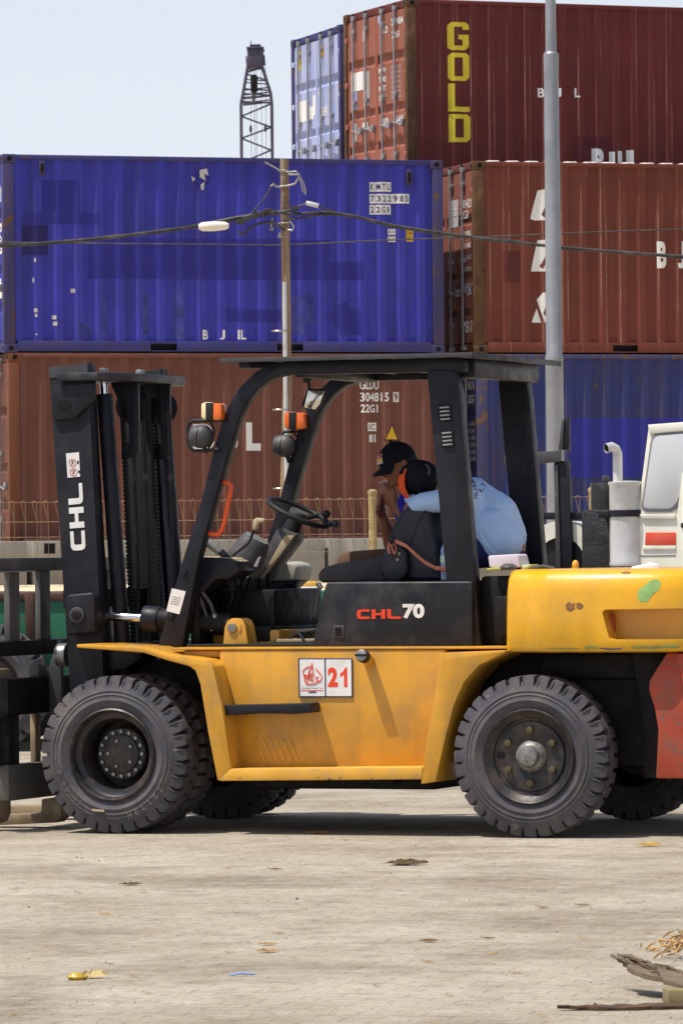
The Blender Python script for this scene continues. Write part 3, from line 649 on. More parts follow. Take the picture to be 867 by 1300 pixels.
q.build('conduit', pole)
def pw(x, y, d=0): v = WD.Y(x, y, PY+d); return (v.x-pp.x, v.y-PY, v.z-.95)
GALV = M('weathered_clamp_metal', (150, 148, 142), .5, .5, var=.2, vscale=10)
CABM = M('black_cable_sheath', (44, 42, 44), .6, var=.2, vscale=4, dirt=((110, 106, 104), .5, 6))
q = MB()
q.tube([pw(336, 205, -.1), pw(354, 215, -.08), pw(366, 218, -.08), pw(376, 217, -.1), pw(380, 221, -.1), pw(378, 228, -.1)], .010, GALV, n=6)
q.tube([pw(366, 221, -.08), pw(379, 221, -.1)], .012, GALV, n=6)
q.tube([pw(344, 236, -.1), pw(347, 233, -.1), pw(350, 236, -.1), pw(354, 237, -.08), pw(366, 235, -.08), pw(374, 233, -.1), pw(379, 226, -.1)], .012, GALV, n=6)
q.tube([pw(381, 226, -.1), pw(385, 243, -.1), pw(388, 247, -.1), pw(387, 236, -.1), pw(381, 224, -.1)], .009, GALV, n=6)
for yy in (216, 236, 283, 300):
    v = pw(360, yy); q.tube([(v[0]+.062*cos(t), .062*sin(t), v[2]) for t in [k*pi/7 for k in range(14)]], .01, GALV, n=6, closed=True)
q.box(pw(351, 0)[0], pw(355, 0)[0], -.10, -.03, pw(0, 304)[2], pw(0, 299)[2], GALV, .005)
q.tube([pw(363, 281, -.1), pw(369, 281, -.12), pw(373, 287, -.12), pw(371, 292, -.12), pw(365, 291, -.1)], .012, GALV, n=6)
q.tube([pw(346, 276, -.1), pw(344, 288, -.1), pw(343, 291, -.1), pw(346, 292, -.1), pw(347, 288, -.1)], .010, GALV, n=6)
q.build('clamps', pole)
def cable(name, lab, pts, r, mat=CABM, sub=6):
    P_ = [Vector(WD.Y(x, y, d)) for x, y, d in pts]; out = []
    for i in range(len(P_)-1):
        p0, p1, p2, p3 = P_[max(0, i-1)], P_[i], P_[i+1], P_[min(len(P_)-1, i+2)]
        for k in range(sub):
            t = k/sub; out.append(.5*((2*p1)+(p2-p0)*t+(2*p0-5*p1+4*p2-p3)*t*t+(3*p1-p0-3*p2+p3)*t**3))
    out.append(P_[-1]); q = MB(); q.tube(out, r, mat, n=6); o = q.build(name); return tag(o, lab, 'cable', 'overhead cables') if lab else o
d0 = PY-.12
cable('power_cable', 'thick twisted cable sagging from the rusty pole to the left', [(-60, 314, d0-1), (0, 312, d0-.8), (60, 308, d0-.6), (140, 301, d0-.4), (210, 292, d0-.2), (252, 286, d0), (300, 276, d0), (340, 271, d0), (362, 268, d0)], .022)
o = cable('power_cable', 'thin cable twined round the thick one left of the pole', [(-60, 312, d0-1), (0, 309.5, d0-.8), (60, 309.5, d0-.6), (140, 299, d0-.4), (210, 294, d0-.2), (260, 283, d0), (300, 279, d0), (325, 269, d0), (350, 268, d0)], .012)
cable('power_cable', 'thick twisted cable running from the pole down to the right frame edge', [(358, 270, d0), (380, 271, d0), (410, 269, d0), (450, 274, d0), (500, 286, d0), (580, 298, d0), (650, 307, d0), (720, 314, d0), (790, 320, d0), (867, 325, d0), (940, 327, d0)], .020)
cable('power_cable', 'thin cable twined round the thick one right of the pole', [(358, 279, d0), (385, 276, d0), (410, 272, d0), (450, 275, d0), (500, 287.5, d0), (580, 299.5, d0), (650, 305, d0), (720, 316, d0), (790, 319, d0), (867, 327, d0), (940, 328, d0)], .013)
cable('power_cable', 'thin straight cable crossing the whole width behind the pole', [(-60, 306, 64.2), (120, 308.5, 64.2), (280, 310, 64.2), (360, 310.5, 64.2), (480, 305, 64.2), (620, 300, 64.2), (760, 294, 64.2), (940, 288, 64.2)], .009)
cable('power_cable', 'grey stay cable from the white clamp dropping to the right', [(387, 258, d0), (402, 261, d0), (420, 267, d0), (440, 272.5, d0), (460, 277, d0), (500, 286, d0)], .010)
cable('power_cable', 'short slack loop of cable left of the pole top', [(344, 237, d0), (335, 252, d0), (322, 267, d0), (318, 274, d0)], .012)
cable('power_cable', 'black cable arching into the pole below the clamps', [(302, 292, d0), (309, 297, d0), (316, 290, d0), (330, 283, d0), (345, 282, d0), (355, 287, d0), (361, 293, d0)], .016)
cable('power_cable', 'short cable rising from the pole to the white clamp', [(362, 268, d0), (374, 264, d0), (388, 258, d0)], .012)
a, c = WD.Y(388.5, 257, d0), WD.Y(404.5, 261, d0); q = MB(); q.cyl(a, c, .03, PIPEM, n=12, bev=.008); tag(q.build('wedge_clamp'), 'small white wedge clamp on the grey stay cable', 'clamp')
a, c = WD.Y(252, 287.5, d0-.05), WD.Y(290.5, 286, d0-.05); q = MB(); dv = c-a; q.tube([a, a+dv*.12, a+dv*.5, a+dv*.88, c], [.03, .055, .062, .05, .028], M('off_white_splice_plastic', (214, 208, 196), .5, var=.06), n=12); tag(q.build('cable_splice'), 'off white splice sleeve on the cable left of the pole', 'cable joint')
q = MB()
for x, y in ((305, 281), (312, 277), (322, 274), (331, 272), (340, 267), (347, 270), (374, 264)): v = WD.Y(x, y, d0-.03); q.box(v.x-.05, v.x+.05, v.y-.03, v.y+.03, v.z-.03, v.z+.03, CABM, .01)
tag(q.build('cable_connectors'), 'knot of black connectors on the cables left of the pole', 'connector')
CRANEM = M('haze_faded_crane_steel', (70, 66, 86), .7, var=.15, vscale=1)  # haze of distance put into the colour as a purple fade
GY = 170.0; sG = CF/GY
def gw(x, y, d=0): v = WD.Y(x, y, GY+d); return Vector((v.x-gx, d, v.z-1.1))
gx = WD.Y(325, 200, GY).x
crane = thing('lattice_crane_boom', 'dark lattice crane boom with hanging hook block rising behind the containers', 'crane', (gx, GY, 1.1))
zl = -14.6; q = MB()
bot = {}
for dd in (0, 1.2):
    for xa, xb, xc in ((306, 308.5, 315.5), (345, 343.5, 331)):
        q.tube([gw(xa, 131, dd)+Vector((0, 0, 0)), Vector((gw(xa, 131, dd).x*1.0, dd, 0.02))][::-1]+[gw(xb, 118, dd), gw(xc, 78, dd)], .055 if dd == 0 else .045, CRANEM, n=6)
q.build('chord', crane)
q = MB(); ys = [131, 147, 161, 175, 190, 206, 222, 238, 260, 280, 300]+list(range(320, 660, 20))
for i in range(len(ys)-1):
    L_, R_ = (306.5, 344.5); a, c = (L_, R_) if i % 2 else (R_, L_)
    q.tube([gw(a, ys[i]), gw(c, ys[i+1])], .032, CRANEM, n=5)
    if i % 2: q.tube([gw(L_, ys[i], 0), gw(L_, ys[i], 1.2)], .02, CRANEM, n=5)
for yy in (112, 118, 123, 128, 131):
    q.tube([gw(308.5, yy), gw(343.5, yy+(-2 if yy % 2 else 2))], .03, CRANEM, n=5); q.tube([gw(308.5, yy+2, 1.2), gw(343.5, yy-2, 1.2)], .024, CRANEM, n=5)
q.tube([gw(313, 91), gw(334, 84)], .04, CRANEM, n=5); q.tube([gw(312, 93), gw(338, 101)], .03, CRANEM, n=5)
for yy in (100, 104): q.tube([gw(311, yy, 1.2), gw(339, yy+2, 1.2)], .022, CRANEM, n=5)
q.build('lattice', crane)
a, c = gw(314, 84), gw(334, 61); q = MB(); q.box(a.x, c.x, -.1, 1.2, a.z, c.z, CRANEM, .05); q.box(a.x-.02, c.x+.03, -.15, 1.25, c.z, c.z+.06, CRANEM, .02); q.cyl((a.x-.05, .4, a.z+.2), (c.x+.06, .4, a.z+.25), .18, CRANEM, n=14)
q.box(gw(317, 58).x, gw(331, 58).x, .1, .8, gw(0, 61).z, gw(0, 58).z, CRANEM, .02); q.tube([gw(318.5, 58, .3), gw(318.5, 51, .3)], .015, CRANEM, n=5); q.build('boom_head', crane)
q = MB(); a, c = gw(318.5, 117, -.2), gw(327, 94.5, -.2); q.box(a.x, c.x, -.4, .0, a.z, c.z, DARK, .08); q.cyl(((a.x+c.x)/2, -.42, c.z-.12), ((a.x+c.x)/2, .02, c.z-.12), .13, DARK, n=14); v = gw(322, 120, -.2); q.cyl((v.x, -.2, a.z+.02), (v.x, -.2, gw(0, 131.5).z), .07, GREY, r1=.05, n=10); q.build('hook_block', crane)
q = MB()
for x in (318, 322.5, 325, 331.5, 337): q.tube([gw(x, 84, .5), Vector((gw(x, 84, .5).x+.01, .5, .5))], .010, CRANEM, n=4)
for x, y in ((318.3, 163), (337, 162)): v = gw(x, y, .5); q.ell(v, (.05, .05, .14), CRANEM, n=8)
q.build('hoist_ropes', crane)

# ------------------------------------------------------------------ white truck behind the forklift
TR = Frame(Vector((0, 0, 0)), -.38); TYL = 38.5
tb = TR.Y(770, 720, TYL)
TROOT = TR.m @ Vector((tb.x, tb.y, 0)); T = Frame(TROOT, -.38)
truck = thing('parked_truck', 'white truck with red stripe and upright peeling muffler, parked behind the forklift', 'truck', TROOT, -.38)
TWH = M('cream_white_truck_paint', (222, 220, 206), .4, var=.06, vscale=2, dirt=((170, 158, 128), .45, 3), chip=((140, 96, 60), .72, 9), coat=.2)
TRED = M('red_stripe_paint', (214, 74, 48), .45, var=.06, dirt=((170, 130, 120), .35, 6))
SEAL = M('grey_window_rubber', (120, 120, 128), .6, var=.1)
PALEPANE = M('pale_reflection_window_glass', (196, 198, 200), .14, var=.04, vscale=2, spec=.8, coat=.5)  # pale base colour carries the reflection on the pane
def tp(pts, y): return T.poly(pts, y)
q = MB(); q.prism(tp([(809, 650), (823, 539), (870, 535.5), (960, 530), (1000, 640), (1000, 725), (1000, 800), (812, 800), (812, 725), (806, 655)], .0), 0, 2.1, TWH, .03, 3)
cab = q.build('cab', truck)
q = MB(); q.prism(tp([(815, 641), (826, 562), (828, 556), (831, 552), (836, 550), (871, 547.5), (877, 549), (879, 553), (868, 628), (864, 639), (859, 646), (852, 650), (822, 650), (817, 648), (815, 645)], 0), -.012, .0, SEAL, .006); sl = q.build('window_frame', cab)
q = MB(); q.prism(tp([(817.5, 640), (828.5, 563), (830, 558), (833, 555), (837, 553.3), (867, 551), (872, 552.5), (874, 556), (864, 627), (860, 637), (856, 642.5), (850, 646), (823, 646), (819, 644.5), (817.5, 642.5)], 0), -.016, -.006, PALEPANE, .003); q.build('pane', sl)
q = MB(); q.prism(tp([(823, 539), (870, 535.5), (960, 530), (960, 543), (870, 547), (825, 551)], 0), -.02, .0, TWH, .008); q.build('roof_rail', cab)
q = MB(); q.prism(tp([(820, 676), (858, 676), (858, 692), (819, 692)], 0), -.007, 0, TRED, .002); q.build('red_stripe', cab)
q = MB(); q.prism(tp([(812, 653), (858, 652), (858, 659), (816, 659)], 0), -.02, 0, TWH, .006); q.prism(tp([(816, 693), (858, 693), (858, 698), (816, 698)], 0), -.012, 0, TWH, .004); q.build('body_ledge', cab)
q = MB(); q.prism(tp([(861, 650), (867, 600), (905, 596), (905, 800), (861, 800)], 0), -.03, 0, TWH, .012); dtr = q.build('door', cab); q = MB(); q.prism(tp([(865, 664), (880, 663), (880, 669), (865, 670)], -.03), -.05, -.028, RUBT, .004); q.build('handle', dtr); q = MB(); q.prism(tp([(812, 705), (858, 704.5), (858, 706), (812, 706.5)], 0), -.004, .0, SEAL, .001); q.build('panel_seam', cab)
mz = lambda y, yy=-.1: T.Y(786, y, yy).z
mx_ = lambda x, yy=-.1: T.Y(x, 660, yy).x
MUF = M('peeling_silver_muffler', (206, 204, 202), .42, .35, var=.1, vscale=5, dirt=((150, 140, 130), .4, 7), chip=((92, 66, 44), .63, 8))
cxm, ym = mx_(787.5), .05; R_ = (mx_(808)-mx_(767))/2
q = MB(); q.lathe([(0, mz(719)), (R_, mz(719)), (R_+.006, mz(716)), (R_, mz(713)), (R_, mz(617)), (R_+.008, mz(614)), (R_+.008, mz(611.5)), (R_*.6, mz(610.5)), (0, mz(610))], (cxm, ym, 0), MUF, n=32, axis='Z'); muf = q.build('muffler', truck)
q = MB(); P_ = [(mx_(777), ym, mz(613)), (mx_(777), ym, mz(585)), (mx_(777), ym, mz(575)), (mx_(775.5), ym-.02, mz(569)), (mx_(772), ym-.05, mz(566.5)), (mx_(767), ym-.09, mz(568.5))]
q.tube(P_, .038, MUF, n=16, cap=False); v0 = Vector(P_[-1]); dv = (v0-Vector(P_[-2])).normalized(); q.cyl(v0-dv*.03, v0-dv*.012, .037, BLACKH, n=16); q.build('exhaust_pipe', muf)
q = MB(); q.lathe([(R_+.004, mz(656)), (R_+.012, mz(656)), (R_+.012, mz(647.5)), (R_+.004, mz(647.5))], (cxm, ym, 0), BLK, n=32, axis='Z'); q.box(mx_(757), mx_(770), ym-.1, ym+.12, mz(657), mz(649), BLK, .004); q.build('strap', muf)
cx2 = mx_(747); R2 = (mx_(765)-mx_(728))/2
q = MB(); q.lathe([(0, mz(646)), (R2, mz(646)), (R2, mz(614)), (R2*.97, mz(611.5)), (0, mz(611))], (cx2, ym+.28, 0), M('black_canister_paint', (46, 46, 48), .35, .2, var=.2, vscale=7, dirt=((140, 134, 120), .4, 4)), n=32, axis='Z'); ac = q.build('air_cleaner', truck)
q = MB(); q.cyl((cx2, ym+.28, mz(611)), (cx2, ym+.28, mz(602)), .028, GREY, n=14, bev=.005); q.build('filler_cap', ac)
CHK = M('black_checker_plate', (40, 40, 44), .45, .2, var=.2, vscale=8, bump=(55, .9, .01), dirt=((100, 94, 88), .35, 5))
q = MB(); q.box(mx_(727), mx_(769), ym+.06, ym+.5, mz(721), mz(646.5), CHK, .008); q.build('checker_plate_box', truck)
q = MB(); q.prism(tp([(703, 585), (721, 585), (727, 722), (706, 722)], .3), .3, .36, BLK, .006); q.prism(tp([(703, 590), (708, 590), (712, 722), (706, 722)], .29), .285, .3, GREY, .003); q.prism(tp([(711, 571), (714, 532), (722, 529), (722, 571)], .3), .3, .35, BLK, .005); q.prism(tp([(709, 571), (713, 532), (716, 532), (714, 571)], .29), .288, .3, GREY, .002)
q.prism(tp([(678, 574), (711, 571.5), (711, 586), (680, 589)], .26), .26, .30, GREY, .005); q.prism(tp([(640, 578), (678, 574), (680, 589), (640, 592)], .26), .26, .30, GREY, .005); q.prism(tp([(640, 651), (770, 650), (770, 659), (640, 660)], .34), .34, .42, BLK, .005); q.build('headboard_frame', truck)
q = MB(); cw = T.Y(712, 690, .35); q.lathe([(.30, .0), (.33, .0), (.33, .4), (.30, .4)], (cw.x, .35, cw.z-.15), TWH, n=40, a0=pi*.05, a1=pi*.95)
q.lathe([(.2, .0), (.33, .0), (.33, .03), (.2, .03)], (cw.x, .345, cw.z-.15), TWH, n=40, a0=pi*.05, a1=pi*.95); q.build('mudguard', truck)
q = MB(); q.lathe([(.0, .05), (.26, .05), (.28, .12), (.28, .34), (0, .34)], (cw.x, .32, cw.z-.17), RUBT, n=32); q.build('wheel', truck)
q = MB(); q.box(mx_(640), mx_(812), .2, 1.9, 1.0, 1.24, DARK, .02); q.box(mx_(640), mx_(1000), .5, 1.5, .55, .98, DARK, .02); q.build('chassis', truck)
for x in (650, 930):
    q = MB(); q.lathe([(0, .03), (.2, .03), (.24, 0), (.42, .02), (.46, .06), (.46, .22), (.42, .26), (0, .26)], (mx_(x), .1, .46), RUBT, n=36); q.build('wheel', truck)
    q = MB(); q.lathe([(0, .03), (.2, .03), (.24, 0), (.42, .02), (.46, .06), (.46, .22), (.42, .26), (0, .26)], (mx_(x), 1.7, .46), RUBT, n=36); q.build('wheel', truck)

# ------------------------------------------------------------------ green trailer behind the load guard
GRN = M('scratched_green_paint', (24, 96, 68), .5, var=.2, vscale=3, dirt=((34, 40, 36), .95, 3), streak=((36, 40, 36), .85, 7), chip=((74, 58, 48), .62, 8))
RSTB = M('rusty_brown_steel', (78, 54, 42), .75, var=.35, vscale=5)
GT = Frame(Vector((0, 0, 0)), -.05); gl = GT.Y(-20, 950, 37.4)
GROOT = GT.m @ Vector((gl.x, gl.y, 0)); G = Frame(GROOT, -.05)
trail = thing('green_trailer', 'green steel trailer with rusty rim and big lugged tyre behind the load guard', 'trailer', GROOT, -.05)
def gp(pts, y): return G.poly(pts, y)
q = MB(); q.prism(gp([(-170, 762), (388, 760), (388, 880), (-170, 880)], .35), .35, 2.2, GRN, .01); q.build('body', trail)
q = MB(); q.prism(gp([(-172, 753), (90, 753), (90, 763), (-172, 763)], .33), .33, 2.22, RSTB, .008); q.prism(gp([(31, 752), (43, 752), (43, 812), (33, 812)], .28), .28, .34, RSTB, .006); q.prism(gp([(90, 757), (372, 757), (372, 763), (90, 763)], .33), .33, 2.22, RSTB, .008); q.build('rim_rail', trail)
q = MB(); q.prism(gp([(345, 752), (400, 751), (400, 800), (345, 801)], .3), .3, 1.2, M('dark_grey_tank_paint', (86, 86, 90), .5, var=.2, vscale=4, dirt=((60, 56, 50), .5, 5)), .01); q.prism(gp([(371, 745.5), (402, 745), (402, 751), (371, 751.5)], .28), .28, .5, WHITE, .004); q.build('tool_box', trail)
q = MB(); q.prism(gp([(374, 738.5), (402, 738), (402, 745), (374, 745)], .5), .5, .75, YELW, .008); q.build('yellow_cross_bar', trail)
q = MB(); q.prism(gp([(396, 751), (420, 751), (420, 860), (398, 860)], .36), .36, 1.8, GRN, .008); q.build('green_end_panel', trail)
def tyre(name, parent, c, R, y0, wdt, rim_r, lugs, lug_h, mat, flip=False, lug_len=.42):
    """lathed carcass plus two staggered rows of tread lugs; outer wall at y0, runs to y0 + wdt"""
    q = MB(); Rc = R-lug_h
    pr = [(rim_r, .035), (rim_r+.012, .016), (rim_r+.03, .010), (rim_r+.05, .0), (rim_r+.055, -.003), (rim_r+.06, .0), (rim_r+.075, .003), (rim_r+.082, .0), (Rc-.062, .002), (Rc-.056, .007), (Rc-.05, .007), (Rc-.046, .004), (Rc-.04, .007), (Rc-.012, .018), (Rc, .04), (Rc+.004, wdt*.5)]
    pr = pr+[(r, wdt-h) for r, h in pr[::-1][1:]]
    q.lathe(pr, (c[0], y0, c[1]), mat, n=96)
    for row in (0, 1):
        for k in range(lugs):
            a = 2*pi*(k+(.5 if row else 0))/lugs; hw = pi/lugs*.84
            ya, yb = (.008, wdt*.56) if row == 0 else (wdt-.008, wdt*.44)
            yc = ya+(.030 if row == 0 else -.030)
            rin, rsh = Rc-.050, Rc-.006
            def pt(an, r, y): return Vector((c[0]+r*cos(a+an), y0+y, c[1]+r*sin(a+an)))
            sk = .35*hw
            b = bmesh.new()
            A = [pt(-hw, rin, ya+(.004 if row == 0 else -.004)), pt(hw, rin, ya+(.004 if row == 0 else -.004)), pt(hw*.92, R-.014, ya), pt(hw*.78, R-.002, yc), pt(-hw*.78, R-.002, yc), pt(-hw*.92, R-.014, ya)]
            Bk = [pt(-hw+sk, Rc-.03, yb), pt(hw+sk, Rc-.03, yb), pt(hw*.92+sk, R-.006, yb), pt(hw*.78+sk, R, yb), pt(-hw*.78+sk, R, yb), pt(-hw*.92+sk, R-.006, yb)]
            VA = [b.verts.new(v) for v in A]; VB = [b.verts.new(v) for v in Bk]
            b.faces.new(VA); b.faces.new(VB[::-1])
            for i in range(6): b.faces.new((VA[i], VB[i], VB[(i+1) % 6], VA[(i+1) % 6]))
            bmesh.ops.recalc_face_normals(b, faces=b.faces); q._take(b, mat, .004, 1)
    return q.build(name, parent, angle=32)
tw = G.Y(-20, 870, 0)
tyre('tyre', trail, (tw.x, .47), .47, 0, .34, .25, 18, .05, RUB)
tyre('tyre', trail, (tw.x, .47), .47, 2.2, .34, .25, 18, .05, RUB)
for yy in (0, 2.2):
    q = MB(); q.lathe([(0, .06), (.1, .06), (.14, .1), (.22, .1), (.252, .03)], (tw.x, yy, .47), RIM, n=32); q.build('rim', trail)
q = MB(); q.box(tw.x-.4, tw.x+2.2, .4, 2.1, .45, .62, DARK, .02); q.box(tw.x+1.95, tw.x+2.1, .5, .6, 0, .5, DARK, .01); q.build('chassis', trail)

# ------------------------------------------------------------------ the forklift
FL = thing('forklift', 'yellow and black forklift with number 21 on its side and two men in the cabin', 'forklift', FORK_O, FORK_YAW)
def fp(pts, y): return FK.poly(pts, y)
def fY(x, y, Y): return FK.Y(x, y, Y)
YC = .85
# chassis, fenders, step
q = MB()
q.box(-1.72, -.50, .06, 1.64, .30, .936, YEL, .012)
q.box(-1.98, -.135, .055, 1.645, .936, .948, YEL, .004); q.box(-1.93, -1.725, .09, 1.6, .895, .934, YEL, .01)
q.build('chassis', FL)
fpts = [(97, 818), (182, 822), (215, 832), (240, 834.5), (262, 838), (270, 846), (282, 897), (293, 976), (276, 992), (264, 930), (254, 869), (248, 852), (240, 846), (215, 839.5), (182, 829), (97, 822.5)]
q = MB(); q.prism(fp(fpts, -.10), -.10, .44, YEL, .006, 2); q.build('front_fender', FL)
q = MB(); q.prism(fp(fpts, -.10), 1.26, 1.80, YEL, .006, 2); q.build('front_fender', FL)
rpts = [(557, 838), (558, 829), (641, 826), (641, 829), (632, 833.5), (608, 845), (589, 866), (576, 896), (566, 934), (559, 964), (553, 993), (534, 996), (542, 940), (552, 880)]
q = MB(); q.prism(fp(rpts, -.10), -.10, .24, YEL, .006); q.build('rear_fender', FL)
q = MB(); q.prism(fp(rpts, -.10), 1.46, 1.80, YEL, .006); q.build('rear_fender', FL)
q = MB(); q.prism(fp([(278, 976.5), (536, 974), (535, 990), (278, 992)], -.10), -.098, .06, YELW, .006); q.build('step', FL)
q = MB(); q.prism(fp([(278, 976.5), (536, 974), (535, 990), (278, 992)], -.10), 1.64, 1.80, YELW, .006); q.build('step', FL)
q = MB(); q.prism(fp([(268, 896), (395, 893), (396, 905), (370, 907), (335, 906), (300, 908), (268, 909)], -.06), -.07, .06, BLK, .005); q.build('step_bar', FL)
q = MB()
for k in range(6):
    x = 324+k*8.5; q.prism(fp([(x, 937), (x+1.6, 936.5), (x+13, 966), (x+11, 966.5)], .06), .054, .062, YELW, .002)
q.build('sun_streak_strips', FL)  # raised lighter strips standing in for slanted streaks of sunlight
q = MB(); q.box(-1.62, -.62, .25, 1.45, .22, .30, DARK, .02); q.box(-1.1, -.8, .12, .3, .255, .3, DARK, .01); q.box(-2.62, -1.70, .50, 1.20, .34, .90, DARK, .03); q.box(-.52, .66, .26, 1.44, .34, .92, DARK, .03)
q.cyl((-2.225, .12, .405), (-2.225, 1.58, .405), .13, DARK); q.cyl((.015, .05, .405), (.015, 1.65, .405), .09, DARK); q.box(-.05, .6, .2, 1.5, .78, .91, DARK, .02)
q.build('underframe', FL)
q = MB(); q.prism(fp([(100, 818), (180, 816), (180, 836), (160, 850), (118, 855), (100, 846)], .36), .36, 1.34, BLK, .01); q.build('front_splash_guard', FL)
q = MB(); q.box(-1.98, -1.25, .26, 1.44, .949, .962, RUBT, .004); q.build('floor_mat', FL)
# counterweight
def outline(inset, z, xf=-.148):
    base = [(xf+.0, -.02), (xf+.015, -.045), (xf+.03, -.055), (-.045, -.062), (-.005, -.075), (.035, -.105), (.075, -.115), (.30, -.118), (.62, -.115), (.82, -.06), (.98, .10), (1.06, .32), (1.09, .6)]
    base = base+[(x, 1.70-y) for x, y in base[::-1]]
    cx_, cy_ = .4, .85; out = []
    for x, y in base:
        dx, dy = x-cx_, y-cy_; L_ = sqrt(dx*dx+dy*dy); out.append((x-dx/L_*inset*(1 if x > .0 else .35), y-dy/L_*inset, z))
    return out
q = MB()
rows = [(.06, .918), (.012, .926), (0, .95), (.004, 1.10), (.012, 1.22), (.03, 1.285), (.06, 1.318), (.10, 1.331), (.2, 1.335)]
def ring(ins, z):
    R_ = outline(ins, z); return R_
q.loft([ring(*r_) for r_ in rows], YEL2)
cwt = q.build('counterweight', FL, angle=50)
cutp = fp([(764, 777), (768, 774), (900, 772), (900, 812), (780, 812), (773, 810)], -.115)
k_ = MB(); k_.prism(cutp, -.3, .03, YEL2, 0); cut = k_.build('cutter', FL)
md = cwt.modifiers.new('b', 'BOOLEAN'); md.operation = 'DIFFERENCE'; md.object = cut; md.solver = 'EXACT'
sub = None; m2 = evaluated(cwt); cwt.modifiers.clear(); cwt.data = m2; m2.name = 'counterweight'; bpy.data.objects.remove(cut)
b = bmesh.new(); b.from_mesh(m2)
for f in b.faces: f.smooth = True
for e in b.edges: e.smooth = not (len(e.link_faces) != 2 or e.calc_face_angle(0) > radians(50))
b.to_mesh(m2); b.free()
q = MB(); q.prism(fp([(769, 780), (779, 780), (780, 808), (773, 808)], 0), -.005, .028, M('red_reflector', (170, 70, 30), .3, var=.1), .003); q.build('reflector', cwt)
from mathutils.bvhtree import BVHTree
def decal(mesh_obj, name, pts, mat, lift=.0012, cuts=3):  # a coat of paint or film laid on the surface it covers
    b0_ = bmesh.new(); b0_.from_mesh(mesh_obj.data); bv_ = BVHTree.FromBMesh(b0_); o_ = FK.i @ CAMP; b_ = bmesh.new()
    b_.faces.new([b_.verts.new((x, y, 0)) for x, y in pts]); bmesh.ops.triangulate(b_, faces=b_.faces[:]); bmesh.ops.subdivide_edges(b_, edges=b_.edges[:], cuts=cuts, use_grid_fill=True)
    for v_ in b_.verts:
        d_ = (FK.i.to_3x3() @ ray(v_.co.x, v_.co.y)).normalized(); h_ = bv_.ray_cast(o_, d_)
        v_.co = h_[0]+h_[1]*lift if h_[0] is not None else FK.Y(v_.co.x, v_.co.y, -.115)
    b0_.free(); q_ = MB(); q_._take(b_, mat); return q_.build(name, mesh_obj)
decal(cwt, 'green_touch_up_patch', [(809, 756), (811, 749), (818, 744), (824, 738), (833, 735), (839, 739), (837, 748), (828, 755), (822, 764), (812, 764)], GREENP)
for pts in ([(718, 768), (722, 764), (726, 767), (729, 765), (730, 773), (724, 777), (719, 774)], [(731, 766), (736, 765), (741, 769), (738, 774), (732, 773)]): decal(cwt, 'chipped_patch', pts, BARE)
for pts, mt in (([(742, 822), (748, 820), (757, 819.5), (759, 824), (750, 823.5), (745, 825)], GREENS), ([(760, 822.5), (775, 823.5), (790, 823), (788, 825), (772, 825.5), (762, 824)], BLUEP), ([(800, 821), (812, 819.5), (830, 820), (846, 818.5), (861, 819), (863, 823), (846, 822.5), (830, 825), (815, 823.5), (806, 825)], GREENS), ([(690, 824), (712, 823), (735, 823), (733, 824.5), (710, 825)], GREENS)): decal(cwt, 'paint_scuff', pts, mt)
decal(cwt, 'chipped_patch', [(788, 727), (795, 725.5), (801, 726.5), (799, 728.5), (791, 728.5)], BARE)
q = MB(); q.prism(fp([(846, 829), (824, 864), (823, 876), (830, 898), (835, 926), (832, 989), (960, 989), (960, 829)], -.02), -.02, 1.72, RED, .012); q.build('lower_counterweight', FL)
q = MB(); q.prism(fp([(856, 830), (864, 860), (868, 885), (930, 885), (930, 830)], -.05), -.045, .0, RED, .012); q.build('lower_counterweight_rib', FL)
q = MB(); q.prism(fp([(801, 829), (806, 860), (812, 898), (816, 938), (816, 989), (850, 989), (850, 829)], .14), .14, 1.56, DARK, .012); q.build('shaded_arch_wall', FL)  # arch face in shadow, its shade put in as dark colour
# hood under the seat
q = MB(); q.prism(fp([(396, 826), (400, 800), (413, 741), (418, 739), (569, 738), (600, 738), (600, 826)], .22), .22, 1.48, HOOD, .012, 3); hood = q.build('seat_hood', FL)
q = MB(); q.prism(fp([(424, 794), (437, 794), (437, 810), (424, 810)], .22), .214, .222, DGREYP, .003); q.prism(fp([(426, 796.5), (434, 796.5), (434, 808), (426, 808)], .22), .211, .216, BLACKH, 0); q.build('latch', hood)
q = MB(); q.box(-.40, -.17, .32, 1.38, .95, 1.30, DARK, .02); q.box(-.30, -.16, .24, .32, 1.0, 1.2, DARK, .01); q.build('engine_cover', FL)
def chl(mb_, P0, ux, uy, mat, nrm):                     # the maker's three letters, unit box [0,1] x [0,1]
    P0, ux, uy, nrm = Vector(P0), Vector(ux), Vector(uy), Vector(nrm)
    def pg(pts):
        b = bmesh.new(); lo = [b.verts.new(P0+ux*x+uy*y) for x, y in pts]; hi = [b.verts.new(P0+ux*x+uy*y+nrm) for x, y in pts]; n = len(pts)
        b.faces.new(lo); b.faces.new(hi[::-1])
        for i in range(n): b.faces.new((lo[i], hi[i], hi[(i+1) % n], lo[(i+1) % n]))
        bmesh.ops.recalc_face_normals(b, faces=b.faces); mb_._take(b, mat)
    pg([(.29, 1), (.06, 1), (.015, .9), (0, .7), (0, .25), (.02, .08), (.06, 0), (.29, 0), (.29, .24), (.10, .24), (.085, .32), (.085, .68), (.10, .76), (.29, .76)])
    pg([(.335, 0), (.425, 0), (.425, 1), (.335, 1)]); pg([(.425, .38), (.555, .38), (.555, .62), (.425, .62)]); pg([(.555, 0), (.645, 0), (.645, 1), (.555, 1)])
    pg([(.69, 1), (.78, 1), (.78, .3), (.80, .24), (1.0, .24), (1.0, 0), (.77, 0), (.72, .04), (.69, .2)])
